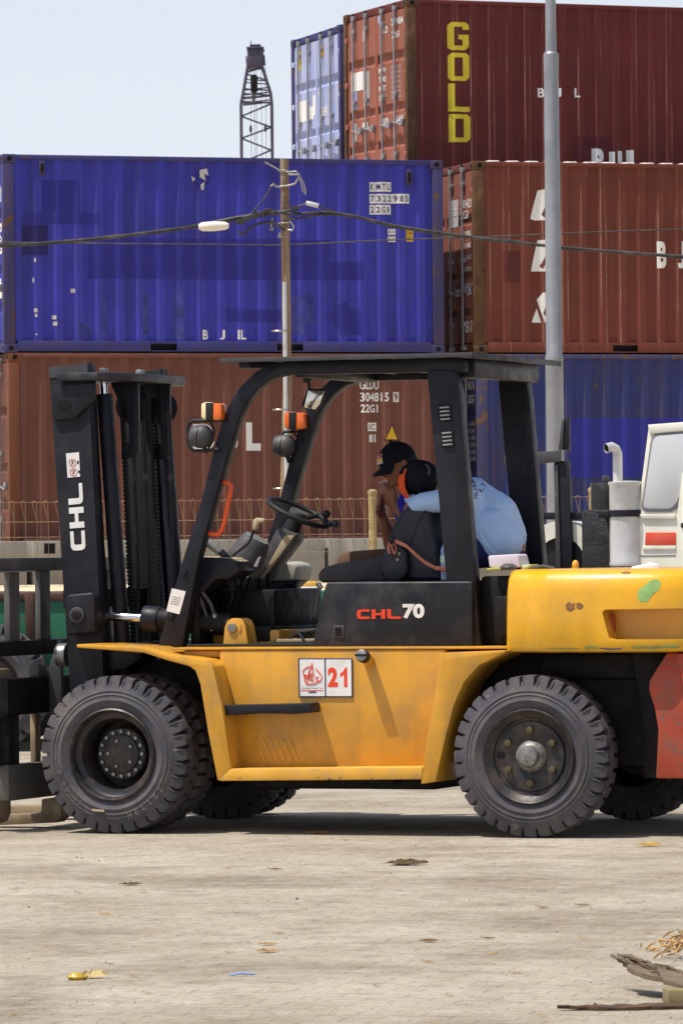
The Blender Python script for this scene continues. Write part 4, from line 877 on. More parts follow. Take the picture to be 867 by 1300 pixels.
q = MB(); a, c = fY(453.5, 786, .22), fY(509, 773.5, .22); chl(q, (a.x, .2185, a.z), (c.x-a.x, 0, 0), (0, 0, c.z-a.z), LETR, (0, -.002, 0))
a, c = fY(511.5, 785.5, .22), fY(539, 766.5, .22); put_text(q, '70', WHITE, (a.x, .2165, a.z), (c.x-a.x, 0, 0), (0, 0, c.z-a.z), .05); q.build('lettering', hood)
# overhead guard
def band(y0, y1, name):
    outer = [(200.5, 820), (229, 719), (253, 643), (273.6, 562), (281, 536.5), (292.6, 508.5), (306.6, 488), (324.4, 471.7), (342, 463), (362, 458.5), (420, 457), (500, 455.5), (583, 453.5)]
    inner = [(590, 456), (591, 472), (540, 472), (420, 474.5), (372, 475.5), (357, 477), (342, 482), (327, 493), (314.5, 508.5), (304, 529), (294, 562), (278.7, 612.6), (252.5, 706.5), (230, 828)]
    q_ = MB(); q_.prism(fp(outer+inner, .25), y0, y1, BLK, .008, 2); return q_.build(name, FL)
band(.25, .33, 'guard_front_post'); band(1.37, 1.45, 'guard_front_post')
rp = [(542, 469), (579, 469), (584, 500), (611, 826), (575, 826)]
for y0, y1 in ((.25, .325), (1.375, 1.45)):
    q = MB(); q.prism(fp(rp, .25), y0-.006, y1, BLK, .006); po = q.build('guard_rear_post', FL)
    if y0 < 1:
        for cx_, cy_ in ((565, 524), (568, 556.5)):
            v = MB(); v.prism(fp([(cx_-9, cy_-10.5), (cx_+5, cy_-11.5), (cx_+8, cy_-9), (cx_+9.5, cy_+9.5), (cx_+7, cy_+11), (cx_-5.5, cy_+11.5), (cx_-8, cy_+9)], .244), .238, .25, DARK, .003)
            for k in range(4):
                yy = cy_-7.5+k*4.9; v.prism(fp([(cx_-6.5+k*.4, yy), (cx_+5.5+k*.4, yy-1), (cx_+5.5+k*.4, yy+1.2), (cx_-6.5+k*.4, yy+2.2)], .24), .231, .238, SILV, .001)
            v.build('vent', po)
fr_a = fY(283, 458, .15)
q = MB(); q.prismz([(-1.70, .13), (-.40, .13), (-.36, .17), (-.36, 1.53), (-.40, 1.57), (-1.70, 1.57), (-1.73, 1.52), (-1.73, .18)], 2.418, 2.427, BLK, .003); q.box(-1.73, -.36, .126, .132, 2.405, 2.428, GREY, .001); q.box(-.364, -.356, .13, 1.57, 2.40, 2.428, BLK, .001); q.build('roof_sheet', FL)
q = MB(); q.box(-.50, -.42, .33, 1.37, 2.31, 2.405, BLK, .006); q.box(-1.40, -1.33, .33, 1.37, 2.33, 2.405, BLK, .006)
for x in (-1.2, -1.0, -.8, -.62): q.box(x-.02, x+.02, .33, 1.37, 2.37, 2.41, BLK, .004)
q.box(-1.66, -1.60, .22, 1.5, 2.38, 2.417, BLK, .004); q.build('roof_crossbars', FL)
q = MB(); pts = [fY(x, y, .3) for x, y in ((277, 611), (284, 611.5), (290, 613), (293.5, 617), (292.5, 625), (284.5, 664), (281.5, 673), (276, 678.5), (269, 678), (260, 674.5))]; q.tube(pts, .0125, ORANGE, n=10); q.build('grab_handle', FL)
q = MB(); q.prism(fp([(218.5, 747), (236, 751), (228, 780), (211.5, 776)], .25), .246, .252, WHITE, 0); q.build('sticker', FL)
q = MB()
for k in range(4):
    t_ = k/5; x, y = 219-6*t_*.8, 757+14*t_; q.prism(fp([(x, y), (x+11, y+2.4), (x+10.9, y+2.8), (x-.1, y+.5)], .246), .2445, .2465, GREYP, 0)
q.build('sticker_print', FL)
q = MB()
for x, y in ((234, 727), (217.5, 783)): v = fY(x, y, .25); q.cyl((v.x, .236, v.z), (v.x, .25, v.z), .017, BLK, n=12, bev=.004)
q.build('post_bolts', FL)
# mirror under the roof, front lamps
q = MB(); a = fY(390.5, 476, .85); c = fY(393, 494, .85); q.tube([a, c], .008, RUBT); q.box(a.x-.02, a.x+.02, .83, .87, a.z-.04, a.z+.02, BLK, .004)
q.prism(fp([(390, 493), (413, 494), (408, 513), (401, 522), (384, 518), (382, 513)], .85), .85, .875, RUBT, .006); mr = q.build('mirror', FL)
q = MB(); q.prism(fp([(391.5, 495), (411.5, 496), (406, 513), (400, 520), (386, 517)], .845), .842, .851, MIRR, .002); q.build('mirror_glass', mr)
def lamp_set(dx, dy, Y, broken):
    q_ = MB(); P = lambda *pts: fp([(x+dx, y+dy) for x, y in pts], Y)
    q_.prism(P((255, 512), (262, 510), (268, 511), (268, 533), (258, 533), (255, 529)), Y, Y+.07, CREAM if broken else AMBER, .008)
    q_.prism(P((261, 511), (271, 511), (270, 533), (261, 533)), Y-.004, Y+.074, RUBT, .004)
    q_.prism(P((270, 511.5), (279, 512), (281, 514), (281, 531), (278, 533), (270, 533)), Y-.001, Y+.072, AMBER, .006); q_.build('turn_signal', FL)
    q_ = MB(); v = fY(257+dx, 554+dy, Y+.04)
    q_.ell((v.x, Y+.04, v.z), (.058, .055, .062), DGREYP); q_.cyl((v.x-.06, Y+.04, v.z+.005), (v.x-.01, Y+.04, v.z), .050, DGREYP, .062, n=20, bev=.006)
    c_ = fY(259+dx, 567+dy, Y+.04); d_ = fY(262+dx, 575+dy, Y+.04); q_.cyl(c_, d_, .012, RUBT, n=8); q_.tube([fY(x+dx, y+dy, Y+.05) for x, y in ((263, 572), (270, 560), (272, 545), (266, 533))], .006, RUBT, n=6); hl = q_.build('headlight', FL)
    if broken:
        q2 = MB(); q2.tube([fY(x, y, Y+.04) for x, y in ((282, 533), (270, 533.5), (245, 534), (240, 537), (238.5, 543), (239, 562), (241, 568), (246, 572), (262, 572), (278, 570))], .009, RUBT, n=8); q2.build('lamp_guard', FL)
    else:
        q2 = MB(); q2.tube([fY(x+dx, y+dy, Y+.05) for x, y in ((252, 540), (256, 536), (266, 536), (276, 536), (279, 552))], .008, RUBT, n=8); q2.build('lamp_bracket', FL)
lamp_set(0, 0, .20, True); lamp_set(105.5, 12, 1.32, False)
q = MB(); q.box(-1.93, -1.56, .50, 1.22, .949, 1.03, YEL, .008); q.box(-1.99, -1.94, .34, 1.36, .949, 1.3, DARK, .008); q.build('front_bulkhead', FL)
q = MB(); q.box(-1.80, -1.28, 1.40, 1.45, .962, 1.07, DARK, .006); q.prism(fp([(316, 826), (394, 823), (394, 819), (336, 799), (318, 799)], .70), .70, 1.30, RUBT, .006); q.build('footboard', FL)
# steering column, wheel, levers, dash
q = MB(); q.prism(fp([(352, 671), (356, 670), (377, 678), (374, 688), (333, 741), (323, 767), (303, 800), (284, 796), (322, 730), (326, 723)], .80), .79, .93, DGREYP, .012); q.prism(fp([(363, 680), (376, 680), (334, 737), (332, 735)], .80), .775, .80, BEIGE, .006); q.build('steering_column', FL)
wc = fY(379, 651, .86); nv = Vector((.47*.9, -.05, .88)).normalized(); ua = nv.orthogonal().normalized(); ub = nv.cross(ua)
q = MB(); q.tube([wc+(ua*cos(t)+ub*sin(t))*.17 for t in [2*pi*k/40 for k in range(40)]], .0135, RUBT, n=10, closed=True)
for t in (.5, 2.6, 4.7): q.tube([wc-nv*.035+(ua*cos(t)+ub*sin(t))*.03, wc+(ua*cos(t)+ub*sin(t))*.165], .013, RUBT, n=8)
q.cyl(wc-nv*.12, wc-nv*.02, .05, RUBT, .036, n=20); q.cyl(wc-nv*.03, wc+nv*.012, .05, DGREYP, n=20, bev=.01); sw = q.build('steering_wheel', FL)
kb = fY(412, 667, .80); q = MB(); q.tube([kb, kb+Vector((.012, -.01, .05))], .012, RUBT); q.ell(kb+Vector((.014, -.012, .06)), (.024, .024, .02), RUBT, n=14); q.build('spinner_knob', sw)
q = MB(); a, c = fY(405, 668, .95), fY(425, 665, .95); q.tube([a, c], .014, DGREYP); q.ell(c, (.024, .022, .022), DGREYP, n=14); q.build('turn_lever', FL)
a, c = fY(306, 722, .66), fY(326, 684, .66); q = MB(); q.cyl(a, c, .118, DGREYP, .075, n=28, bev=.012); q.cyl(c, c+(c-a).normalized()*.006, .066, GREYP, n=28); q.build('instrument_pod', FL)
q = MB(); q.prism(fp([(328, 708), (331.5, 706), (326, 720), (322, 719)], .54), .535, .545, WHITE, .001); q.build('instrument_sticker', FL)
q = MB(); pts = [fY(x, y, .50) for x, y in ((290, 711), (296, 705), (315, 690), (318.5, 684), (322, 672))]; q.tube(pts, .0075, RUBT, n=8); q.prism(fp([(321, 660), (326, 657), (336, 659), (335.5, 663), (328, 664), (326, 670), (323, 674), (320.5, 672)], .485), .48, .52, BEIGE, .008); q.build('gear_lever', FL)
q = MB(); a, c = fY(261.5, 686, .42), fY(281, 701, .42); q.cyl(a, c, .021, GREYP, .02, n=14, bev=.005)
for k in range(6): v = a.lerp(c, .18+.13*k); q.cyl(v+Vector((0, -.004, -.008)), v+Vector((.006, -.004, -.012)), .019, GREYP, n=12)
d_ = fY(299, 722, .42); q.cyl(c, d_, .019, BLK, .022, n=12); q.build('parking_brake_lever', FL)
q = MB(); q.prism(fp([(250, 712), (256, 707), (290, 709), (300, 715), (304, 725), (290, 735), (272, 736), (262, 748), (250, 756), (238, 770), (232, 760)], .36), .36, .60, BLK, .01); q.prism(fp([(253, 710), (256, 706.5), (288, 708), (297, 713)], .36), .39, 1.2, BEIGE, .004); q.build('dash_panel', FL)
q = MB(); q.box(-1.93, -1.62, .60, 1.30, 1.02, 1.24, DARK, .02); q.box(-1.80, -1.60, .5, 1.2, .96, 1.05, DARK, .01)
for k in range(7):
    a = fY(286+k*9, 722+random.uniform(-4, 8), .48+.05*k); c = fY(284+k*7, 786, .5+.06*k); m1 = a.lerp(c, .5)+Vector((random.uniform(-.05, .05), 0, 0)); q.tube([a, m1, c], .009, DARK, n=6)
q.build('control_linkage', FL)
q = MB()
for (x0, y0), (x1, y1), (x2, y2) in (((255, 752), (264, 768), (262, 783)), ((260, 752), (271, 770), (274, 779))):
    pass
for pts in (((252, 754), (258, 770), (263, 784)), ((257, 752), (267, 766), (272, 780))):
    P_ = [fY(x, y, .37) for x, y in pts]; q.tube(P_, .010, DGREYP, n=8); dv = (P_[-1]-P_[-2]).normalized(); q.cyl(P_[-1], P_[-1]+dv*.045, .014, STEEL, n=6); q.cyl(P_[-1]+dv*.045, P_[-1]+dv*.075, .011, STEEL, n=8)
q.build('hydraulic_hoses', FL)
q = MB(); q.prism(fp([(340, 735), (347, 715), (362, 713), (374, 716), (377, 721), (374, 737), (340, 738)], 1.12), 1.12, 1.36, M('pale_cover_plastic', (172, 168, 158), .5, var=.1, vscale=8, dirt=((130, 118, 98), .5, 8)), .015, 3); q.prism(fp([(338, 738), (374, 737), (358, 752), (352, 776), (326, 776), (330, 752)], 1.12), 1.14, 1.34, BLK, .01); q.build('side_console', FL)
q = MB(); q.prism(fp([(316, 777), (322, 775), (350, 809), (346, 815), (342, 812)], .62), .62, .68, DGREYP, .006); q.prism(fp([(342, 810), (364, 813), (362, 819), (342, 817)], .62), .58, .72, RUBT, .005); q.build('brake_pedal', FL)
q = MB(); pts = [fY(x, y, 1.1) for x, y in ((350, 748), (362, 752), (370, 762), (375, 778))]; q.tube(pts, .014, RUBT, n=8); q.build('hydraulic_hoses', FL)
# tilt cylinders and their yellow ears
for Yo in (.0, .94):
    Y = .41+Yo; Pf = lambda x, y: (lambda v: Vector((v.x, Y, v.z)))(fY(x, y, .41))
    q = MB(); q.cyl(Pf(186, 785.5), Pf(296, 793), .060, DARK, n=24, bev=.008); q.cyl(Pf(183, 785), Pf(204, 787), .068, BLK, n=24, bev=.008); q.tube([Pf(194, 774), Pf(205, 775.5), Pf(214, 776)], .012, STEEL, n=8); tc_ = q.build('tilt_cylinder', FL)
    q = MB(); q.cyl(Pf(120, 781), Pf(186, 785.5), .024, CHROME, n=20); q.build('piston_rod', tc_)
    q = MB(); q.box(Pf(116, 0).x, Pf(127, 0).x, Y-.04, Y+.04, Pf(120, 790).z, Pf(120, 771).z, BLK, .008); q.build('rod_end', tc_)
    for yy in (Y-.07, Y+.045):
        q = MB(); q.prism(fp([(279, 829), (283, 820), (285, 797), (288, 789), (294, 785), (303, 785), (308, 788), (311, 794), (317, 829)], Y-.07 if Yo == 0 else .34), yy, yy+.025, YEL, .004, 2)
        v = fY(295, 797.5, .34); q.cyl((v.x, yy-.012, v.z), (v.x, yy+.002, v.z), .026, STEEL if yy < Y else YEL, n=16, bev=.004); q.box(v.x+.035, v.x+.05, yy-.006, yy, v.z-.02, v.z+.02, YEL, .003); q.build('cylinder_bracket', FL)
# mast
mast = []
for y0, s_ in ((.30, 1), (1.40, -1)):
    q = MB(); web = fp([(62, 466), (111, 460), (131, 850), (140, 1000), (97, 1000)], .30)
    ya, yb = (y0, y0+.022) if s_ == 1 else (y0-.022, y0); q.prism(web, ya, yb, BLK2, .003)
    ra = fp([(105, 461), (111, 460), (140, 1000), (133, 1000)], .30); yc, yd = (y0+.022, y0+.10) if s_ == 1 else (y0-.10, y0-.022); q.prism(ra, yc, yd, BLK2, .003)
    fa = fp([(62, 466), (67, 465.5), (102, 1000), (97, 1000)], .30); q.prism(fa, yc, yd, BLK2, .003)
    orail = q.build('outer_mast_rail', FL)
    if s_ == 1:
        g = MB(); v = fp([(62, 466.5), (111, 460.5), (111.5, 474), (63, 480)], .30); g.prism(v, y0-.004, y0, GREY, 0); g.build('worn_rail_top', orail)
        g = MB(); a, d1, d2 = fY(90.5, 699, .30), fY(108, 697.5, .30), fY(84.5, 614, .30)
        g_u = fY(84.0+2.2, 614, .30)-fY(90.5, 699.5, .30); bl, brr = fY(109, 698.0, .30), fY(90.5, 699.5, .30)
        up_ = (fY(104.5, 613, .30)-bl)*1.0; side_ = (brr-bl)
        chl(g, bl+Vector((0, -.0015, 0)), up_, side_, WHITE, (0, -.0015, 0)); g.build('lettering', orail)
        g = MB(); g.prism(fp([(84, 575.5), (100.5, 574), (102, 605), (86, 606.5)], .30), .297, .301, WHITE, 0); st = g.build('sticker', orail)
        g = MB()
        for (x, y) in ((92, 587), (93.5, 599)):
            v = fY(x, y, .297); P_ = [Vector((v.x+.019*cos(t), .2955, v.z+.019*sin(t))) for t in [k*pi/10 for k in range(20)]]; g.tube(P_, .0014, LETP, n=5, closed=True); g.tube([P_[3], P_[13]], .0014, LETP, n=5); g.box(v.x-.004, v.x+.003, .2955, .2965, v.z-.009, v.z+.007, LETK, 0); g.box(v.x+.026, v.x+.036, .2955, .2965, v.z-.008, v.z+.008, LETK, 0)
        g.build('sticker_print', st)
        g = MB(); g.prism(fp([(65, 492), (69, 489), (121, 486), (120, 508), (95, 531), (69, 534), (66, 529)], .28), .278, .30, BLK2, .005); g.prism(fp([(72, 515), (75, 509), (86, 508), (91, 511), (91, 516), (88, 520), (76, 521)], .278), .2755, .279, BLACKH, 0); g.build('gusset_plate', orail)
        g = MB(); g.prism(fp([(84.5, 760), (88, 755), (118, 752), (122, 756), (122, 803), (86, 807)], .22), .20, .30, BLK2, .02, 3); v = fY(98.5, 781, .2); g.cyl((v.x, .185, v.z), (v.x, .2, v.z), .042, GREY, n=20, bev=.004); g.cyl((v.x, .17, v.z), (v.x, .186, v.z), .027, BLK2, n=16, bev=.004); g.cyl((v.x, .165, v.z), (v.x, .171, v.z), .01, BLACKH, n=8); g.build('mast_pivot', orail)
    q = MB(); ib = fp([(70, 474), (112, 474), (141, 990), (101, 990)], .40); q.prism(ib, .40 if s_ == 1 else 1.24, .46 if s_ == 1 else 1.30, DARK, .004); q.build('inner_mast_rail', FL)
q = MB(); q.prismz([(-2.69, .25), (-2.455, .25), (-2.365, .48), (-2.36, 1.22), (-2.455, 1.45), (-2.69, 1.45)], 2.335, 2.378, BLKT, .006); tpl = q.build('mast_top_plate', FL)
q = MB()
for x, y, Y in ((132, 473, .45), (178, 474, .8)): v = fY(x, y, Y); q.cyl((v.x, Y, 2.376), (v.x, Y, 2.405), .026, STEEL, n=8, bev=.003)
q.build('plate_bolts', tpl)
for Yb in (.64, 1.08):
    q = MB(); xr = -2.395
    q.prism([(xr, 2.335), (xr, 1.965), (xr-.02, 1.94), (xr-.10, 1.93), (xr-.10, 1.99), (xr-.055, 2.02), (xr-.055, 2.335)], Yb, Yb+.028, BLK, .004); q.prism([(xr-.055, 2.335), (xr-.16, 2.335), (xr-.055, 2.10)], Yb+.006, Yb+.02, BLK, .002); q.build('chain_anchor_plate', tpl)
for Yl, Yp in ((.45, .45), (1.24, 1.24)):
    def ax(px, py): v = fY(px, py, .45); return Vector((v.x, Yl, v.z))
    a, c = ax(132.5, 500), ax(160, 880); q = MB(); q.cyl(c, a, .042, BLK, n=24, bev=.004); m1 = a.lerp(c, .28); m3 = m1.lerp(c, .01); q.cyl(m1, m3, .045, BLK, n=24); m1 = a.lerp(c, .74); q.cyl(m1, m1.lerp(c, .03), .045, BLK, n=24)
    q.tube([a+Vector((-.05, -.02, -.07)), a+Vector((-.055, -.03, -.10)), c+Vector((-.055, -.03, 0))], .010, BLK, n=8); lc = q.build('lift_cylinder', FL)
    q = MB(); t_ = ax(131.5, 482); q.cyl(a, t_, .021, CHROME, n=16); q.build('piston_rod', lc)
for Yh in (.66, 1.06):
    def hx(px, py): v = fY(px, py, .66); return Vector((v.x, Yh, v.z))
    a, c = hx(155, 505), hx(172, 880); q = MB(); n_ = 74
    for k in range(n_):
        v = a.lerp(c, k/(n_-1)); q.cyl(v+Vector((0, -.02, 0)), v+Vector((0, .02, 0)), .0105, DARK, n=8)
    q.build('lift_chain', FL)
    q = MB(); v = hx(163, 515); q.lathe([(0, -.03), (.075, -.03), (.085, -.025), (.07, 0), (.085, .025), (.075, .03), (0, .03)], (v.x-.02, Yh+.1, v.z), DARK, n=28); q.build('chain_pulley', FL)
for k, (xa, Yh_) in enumerate(((168, .74), (172, .80), (184, .98))):
    q = MB(); P_ = []
    for px, py in ((xa, 520), (xa+3, 600), (xa+6, 690), (xa+9, 790), (xa+12, 880)): v = fY(px-18, py, .55); P_.append((v.x+.02*k, Yh_, v.z))
    q.tube(P_, .011, RUBT, n=8)
    for t_ in (1, 3): v = Vector(P_[t_]); q.cyl(v, v+Vector((.0, 0, -.04)), .014, BLKT, n=8)
    q.build('mast_hose', FL)
q = MB()
q.box(-2.70, -2.60, .32, 1.38, 1.15, 1.25, DARK, .01); q.box(-2.68, -2.56, .32, 1.38, .5, .6, DARK, .01); q.build('mast_cross_member', FL)
# load carriage, backrest and forks
BK = M('dusty_grey_backrest_steel', (86, 84, 82), .6, .15, var=.25, vscale=5, dirt=((130, 118, 100), .5, 6), chip=((80, 58, 44), .66, 14))
bx0 = -2.90
bpy_y = lambda px, py: FK.X(px, py, bx0)
q = MB()
zt0, zt1, zl0, zl1 = bpy_y(40, 725).z, bpy_y(40, 708).z, bpy_y(40, 832).z, bpy_y(40, 813).z
q.box(bx0-.05, bx0, -.12, 1.82, zt0, zt1, BK, .006); q.box(bx0-.06, bx0+.0, -.12, 1.82, zl0, zl1, DARK, .006)
q.raw([(bx0+.002, -.1, zt0+.008), (bx0+.03, -.1, zt0-.006), (bx0+.03, .35, zt0-.004), (bx0+.002, .40, zt0+.01)], [(0, 1, 2, 3)], GREY)
br_ = q.build('backrest_rails', FL)
for i, (a, c) in enumerate(((15, 28), (54, 67))):
    y0, y1 = bpy_y(a, 770).y, bpy_y(c, 770).y; d_ = y1-y0
    for yy in ([y0] if i == 0 else [y0, y0+.48, y0+.92]):
        q = MB(); q.box(bx0-.045, bx0-.012, yy, yy+d_, zl1, zt0, BK, .005); q.build('backrest_bar', FL)
q = MB(); q.box(-2.93, -2.85, -.05, 1.75, .60, .79, DARK, .008); q.box(-2.93, -2.85, -.05, 1.75, .16, .345, BK, .008)
q.prism(fp([(75, 812), (80, 814), (80, 905), (62, 905), (57, 868)], .50), .48, .51, GREY, .004); q.prism(fp([(75, 812), (80, 814), (80, 905), (62, 905), (57, 868)], .50), 1.19, 1.22, GREY, .004)
v = fY(80, 832, .40); q.cyl((v.x-.03, .40, v.z), (v.x+.03, .40, v.z), .062, STEEL, n=24, bev=.008)
cY = lambda px: FK.X(px, 940, -2.90).y
for a_, c_ in ((-14, -2), (3, 16)): q.box(-2.92, -2.86, cY(a_), cY(c_), .345, .60, DARK, .006)
q.prism([(-2.93, .60), (-2.90, .60), (-2.90, .345), (-2.93, .345)], cY(45), cY(52), WORN, .003); q.box(-2.92, -2.86, 1.2, 1.5, .345, .60, DARK, .006)
a, c = FK.X(41, 0+700, -2.90), FK.X(52, 700, -2.90); q.box(-2.93, -2.87, a.y, c.y, .79, .855, BK, .006)
q.build('fork_carriage', FL)
for yy in (.02, .40, 1.14):
    if yy == .40: continue
    q = MB(); prof_ = [(-2.935, .84), (-2.985, .84), (-2.99, .12), (-3.02, .085), (-4.15, .05), (-4.15, .035), (-3.0, .03), (-2.955, .045), (-2.935, .09)]
    q.prism(prof_, yy, yy+.15, WORN, .006, 2); q.build('fork', FL)
q = MB(); v = FK.Y(66, 1030, .34); q.prism(fp([(-40, 1036), (48, 1033.5), (52, 1030), (52.5, 1015), (66, 1013), (77, 1026), (77, 1038), (70, 1045), (-40, 1050)], .34), .34, .47, WORN, .006, 2); q.build('fork', FL)
# wheels
def bolts(q_, c, r, n, y, br, mat, h=.014, ph=0.0, six=True):
    for k in range(n):
        a = ph+2*pi*k/n; x, z = c[0]+r*cos(a), c[1]+r*sin(a); q_.cyl((x, y, z), (x, y-h, z), br, mat, n=6 if six else 10, bev=.002)
R, WZ = .405, .405
def front_wheel(y_out, outer):
    t = bpy.data.objects.new('front_wheel', None); col.objects.link(t); t.parent = FL; t.location = (0, 0, 0)
    s_ = 1 if outer else -1; X_ = -2.247
    def yy(h): return y_out+h*s_
    y0 = min(y_out, y_out+.24*s_)
    ty = tyre('tyre', t, (X_, WZ), R, y0, .24, .225, 33, .034, RUB)
    y0b = y_out+.26*s_ if outer else y_out+.26*s_
    tyre('inner_tyre', t, (X_, WZ), R, min(y0b, y0b+.24*s_), .24, .225, 33, .034, RUB)
    q_ = MB(); q_.lathe([(.232, yy(.03)), (.238, yy(.004)), (.230, yy(-.002)), (.222, yy(.008)), (.215, yy(.05)), (.208, yy(.055)), (.188, yy(.06)), (.182, yy(.07)), (.178, yy(.24)), (.165, yy(.25)), (0, yy(.25))], (X_, 0, WZ), RIM, n=64); q_.build('rim', t)
    q_ = MB(); q_.lathe([(.135, yy(.25)), (.135, yy(.15)), (.128, yy(.142)), (.10, yy(.142)), (.097, yy(.13)), (.09, yy(.128)), (0, yy(.126))], (X_, 0, WZ), RIM, n=48)
    if outer: bolts(q_, (X_, WZ), .115, 16, yy(.142), .0105, STEEL, .014, six=False); bolts(q_, (X_, WZ), .068, 5, yy(.128), .010, STEEL, .012, ph=.6)
    q_.build('hub', t); return t
def rear_wheel(y_out, outer):
    t = bpy.data.objects.new('rear_wheel', None); col.objects.link(t); t.parent = FL
    s_ = 1 if outer else -1; X_ = -.008
    def yy(h): return y_out+h*s_
    tyre('tyre', t, (X_, WZ), R, min(y_out, y_out+.24*s_), .24, .225, 32, .034, RUB)
    q_ = MB(); q_.lathe([(.232, yy(.03)), (.238, yy(.006)), (.232, yy(-.002)), (.225, yy(.004)), (.205, yy(.03)), (.195, yy(.035)), (.19, yy(.05)), (.176, yy(.055)), (.172, yy(.045)), (.10, yy(.04)), (.09, yy(.045)), (.0, yy(.045))], (X_, 0, WZ), RIM, n=64); rm = q_.build('rim', t)
    q_ = MB(); q_.lathe([(.080, yy(.045)), (.070, yy(.022)), (.056, yy(.012)), (.051, yy(-.006)), (.046, yy(-.014)), (.03, yy(-.018)), (0, yy(-.019))], (X_, 0, WZ), HUB, n=40)
    if outer: bolts(q_, (X_, WZ), .132, 6, yy(.042), .019, NUT, .022, ph=pi/2); v = (X_-.155, WZ+.005); q_.cyl((v[0], yy(.03), v[1]), (v[0], yy(.05), v[1]), .018, BLACKH, n=12)
    q_.build('hub', t); return t
fw_ = front_wheel(-.12, True); front_wheel(1.82, False); rear_wheel(-.12, True); rear_wheel(1.82, False)
def rim_text(t, c, r, a_mid, step, y, h, mat, parent, name):
    q_ = MB()
    for k, ch in enumerate(t):
        a = a_mid+(k-(len(t)-1)/2)*step; up_ = Vector((-cos(a), 0, -sin(a))); rt = Vector((-sin(a), 0, cos(a)))
        o_ = Vector((c[0]+r*cos(a), y, c[1]+r*sin(a))); o_ = o_-rt*h*.36-up_*h*.5
        wd_ = {'I': .2, '.': .18, '1': .3, '-': .4}.get(ch, .72); hh_ = {'.': .18, '-': .14}.get(ch, 1)
        put_text(q_, ch, mat, o_+rt*h*(.36-wd_/2)+up_*h*(.43 if ch == '-' else 0), rt*h*wd_, up_*h*hh_, .015)
    return q_.build(name, parent)
DUSTL = M('dusty_raised_rubber_letters', (98, 92, 86), .8, var=.15, vscale=9)
rim_text('HELISZ', (-2.247, WZ), .322, -pi*.29, .135, -.126, .030, DUSTL, fw_, 'raised_lettering')
rim_text('8.25-15', (-2.247, WZ), .300, -pi*.80, .11, -.1265, .026, DUSTL, fw_, 'raised_lettering')
v = fY(125, 1030, -.128); q = MB(); q.prism(fp([(116.5, 1027.5), (132, 1028.5), (132.5, 1031.5), (117, 1030.5)], -.128), -.129, -.118, BEIGE, 0); q.build('mud_fleck', fw_)
# number sign, fuel cap
q = MB(); q.prism(fp([(379, 836), (447.5, 836), (448, 885.5), (380, 885.5)], .06), .052, .061, LETN, .001); sg = q.build('number_sign', FL)
q = MB(); q.prism(fp([(380.5, 837.5), (412, 837.5), (412.5, 884), (381.3, 884)], .052), .0495, .053, WHITE, 0); q.prism(fp([(414, 837.5), (446, 837.5), (446.5, 884), (414.4, 884)], .052), .0495, .053, WHITE, 0); q.build('sign_face', sg)
q = MB(); a, c = fY(416.3, 872.5, .0495), fY(428.8, 847.5, .0495); put_text(q, '2', LETR, (a.x, .0485, a.z), (c.x-a.x, 0, 0), (0, 0, c.z-a.z), .05)
a, c = fY(432, 872.5, .0495), fY(440.6, 847.5, .0495); q.prism([(a.x+(c.x-a.x)*x, a.z+(c.z-a.z)*z) for x, z in ((.55, 0), (1, 0), (1, 1), (.74, 1), (.5, .82), (0, .68), (0, .5), (.55, .64))], .0484, .0496, LETR, 0); q.build('number', sg)
q = MB()
def em(x, y): v = fY(370+x/7.88, 825+y/7.88, .0495); return Vector((v.x, .0485, v.z))
for st_ in ([(205, 135), (200, 180), (178, 210), (165, 270)], [(205, 135), (215, 200), (225, 275)], [(190, 165), (140, 185), (115, 215), (120, 250), (160, 258)], [(240, 190), (285, 235), (305, 275), (295, 310), (265, 325)], [(130, 245), (150, 300), (160, 340)], [(150, 300), (165, 260), (172, 310)],
            [(172, 310), (185, 220), (195, 300)], [(190, 305), (205, 225), (215, 305)], [(272, 270), (245, 280), (250, 300), (272, 310), (262, 325), (240, 318)], [(150, 350), (180, 340), (210, 345), (240, 335), (250, 345)], [(128, 260), (135, 320), (155, 348)], [(200, 290), (196, 310), (214, 312)]):
    P_ = [em(*s__) for s__ in st_]; q.tube(P_, .0028, LETR, n=5)
q.build('emblem', sg)
q = MB(); a, c = em(108, 395), em(315, 378); put_text(q, 'Perusahaan Bongkar Muat', LETN, (a.x, .0485, a.z), (c.x-a.x, 0, 0), (0, 0, c.z-a.z), .0)
for x0, x1, y0, y1, mt in ((95, 322, 402, 414, LETR), (175, 250, 418, 426, LETN), (172, 252, 428, 434, LETN)):
    n_ = 12
    for k in range(n_):
        a, c = em(x0+(x1-x0)*k/n_, y1), em(x0+(x1-x0)*(k+.7)/n_, y0); q.box(a.x, c.x, .0484, .0496, a.z, c.z, mt, 0)
q.build('small_print', sg)
q = MB(); v = fY(463, 833, .0); q.cyl((v.x, .07, v.z-.03), (v.x, .0, v.z-.006), .030, YEL, n=20); q.cyl((v.x, .0, v.z-.006), (v.x, -.045, v.z+.004), .033, RUBT, n=24, bev=.006); q.cyl((v.x, -.045, v.z+.004), (v.x, -.056, v.z+.006), .029, STEEL, n=24, bev=.004); q.box(v.x-.03, v.x+.03, -.066, -.05, v.z, v.z+.012, RUBT, .003); q.build('fuel_cap', FL)
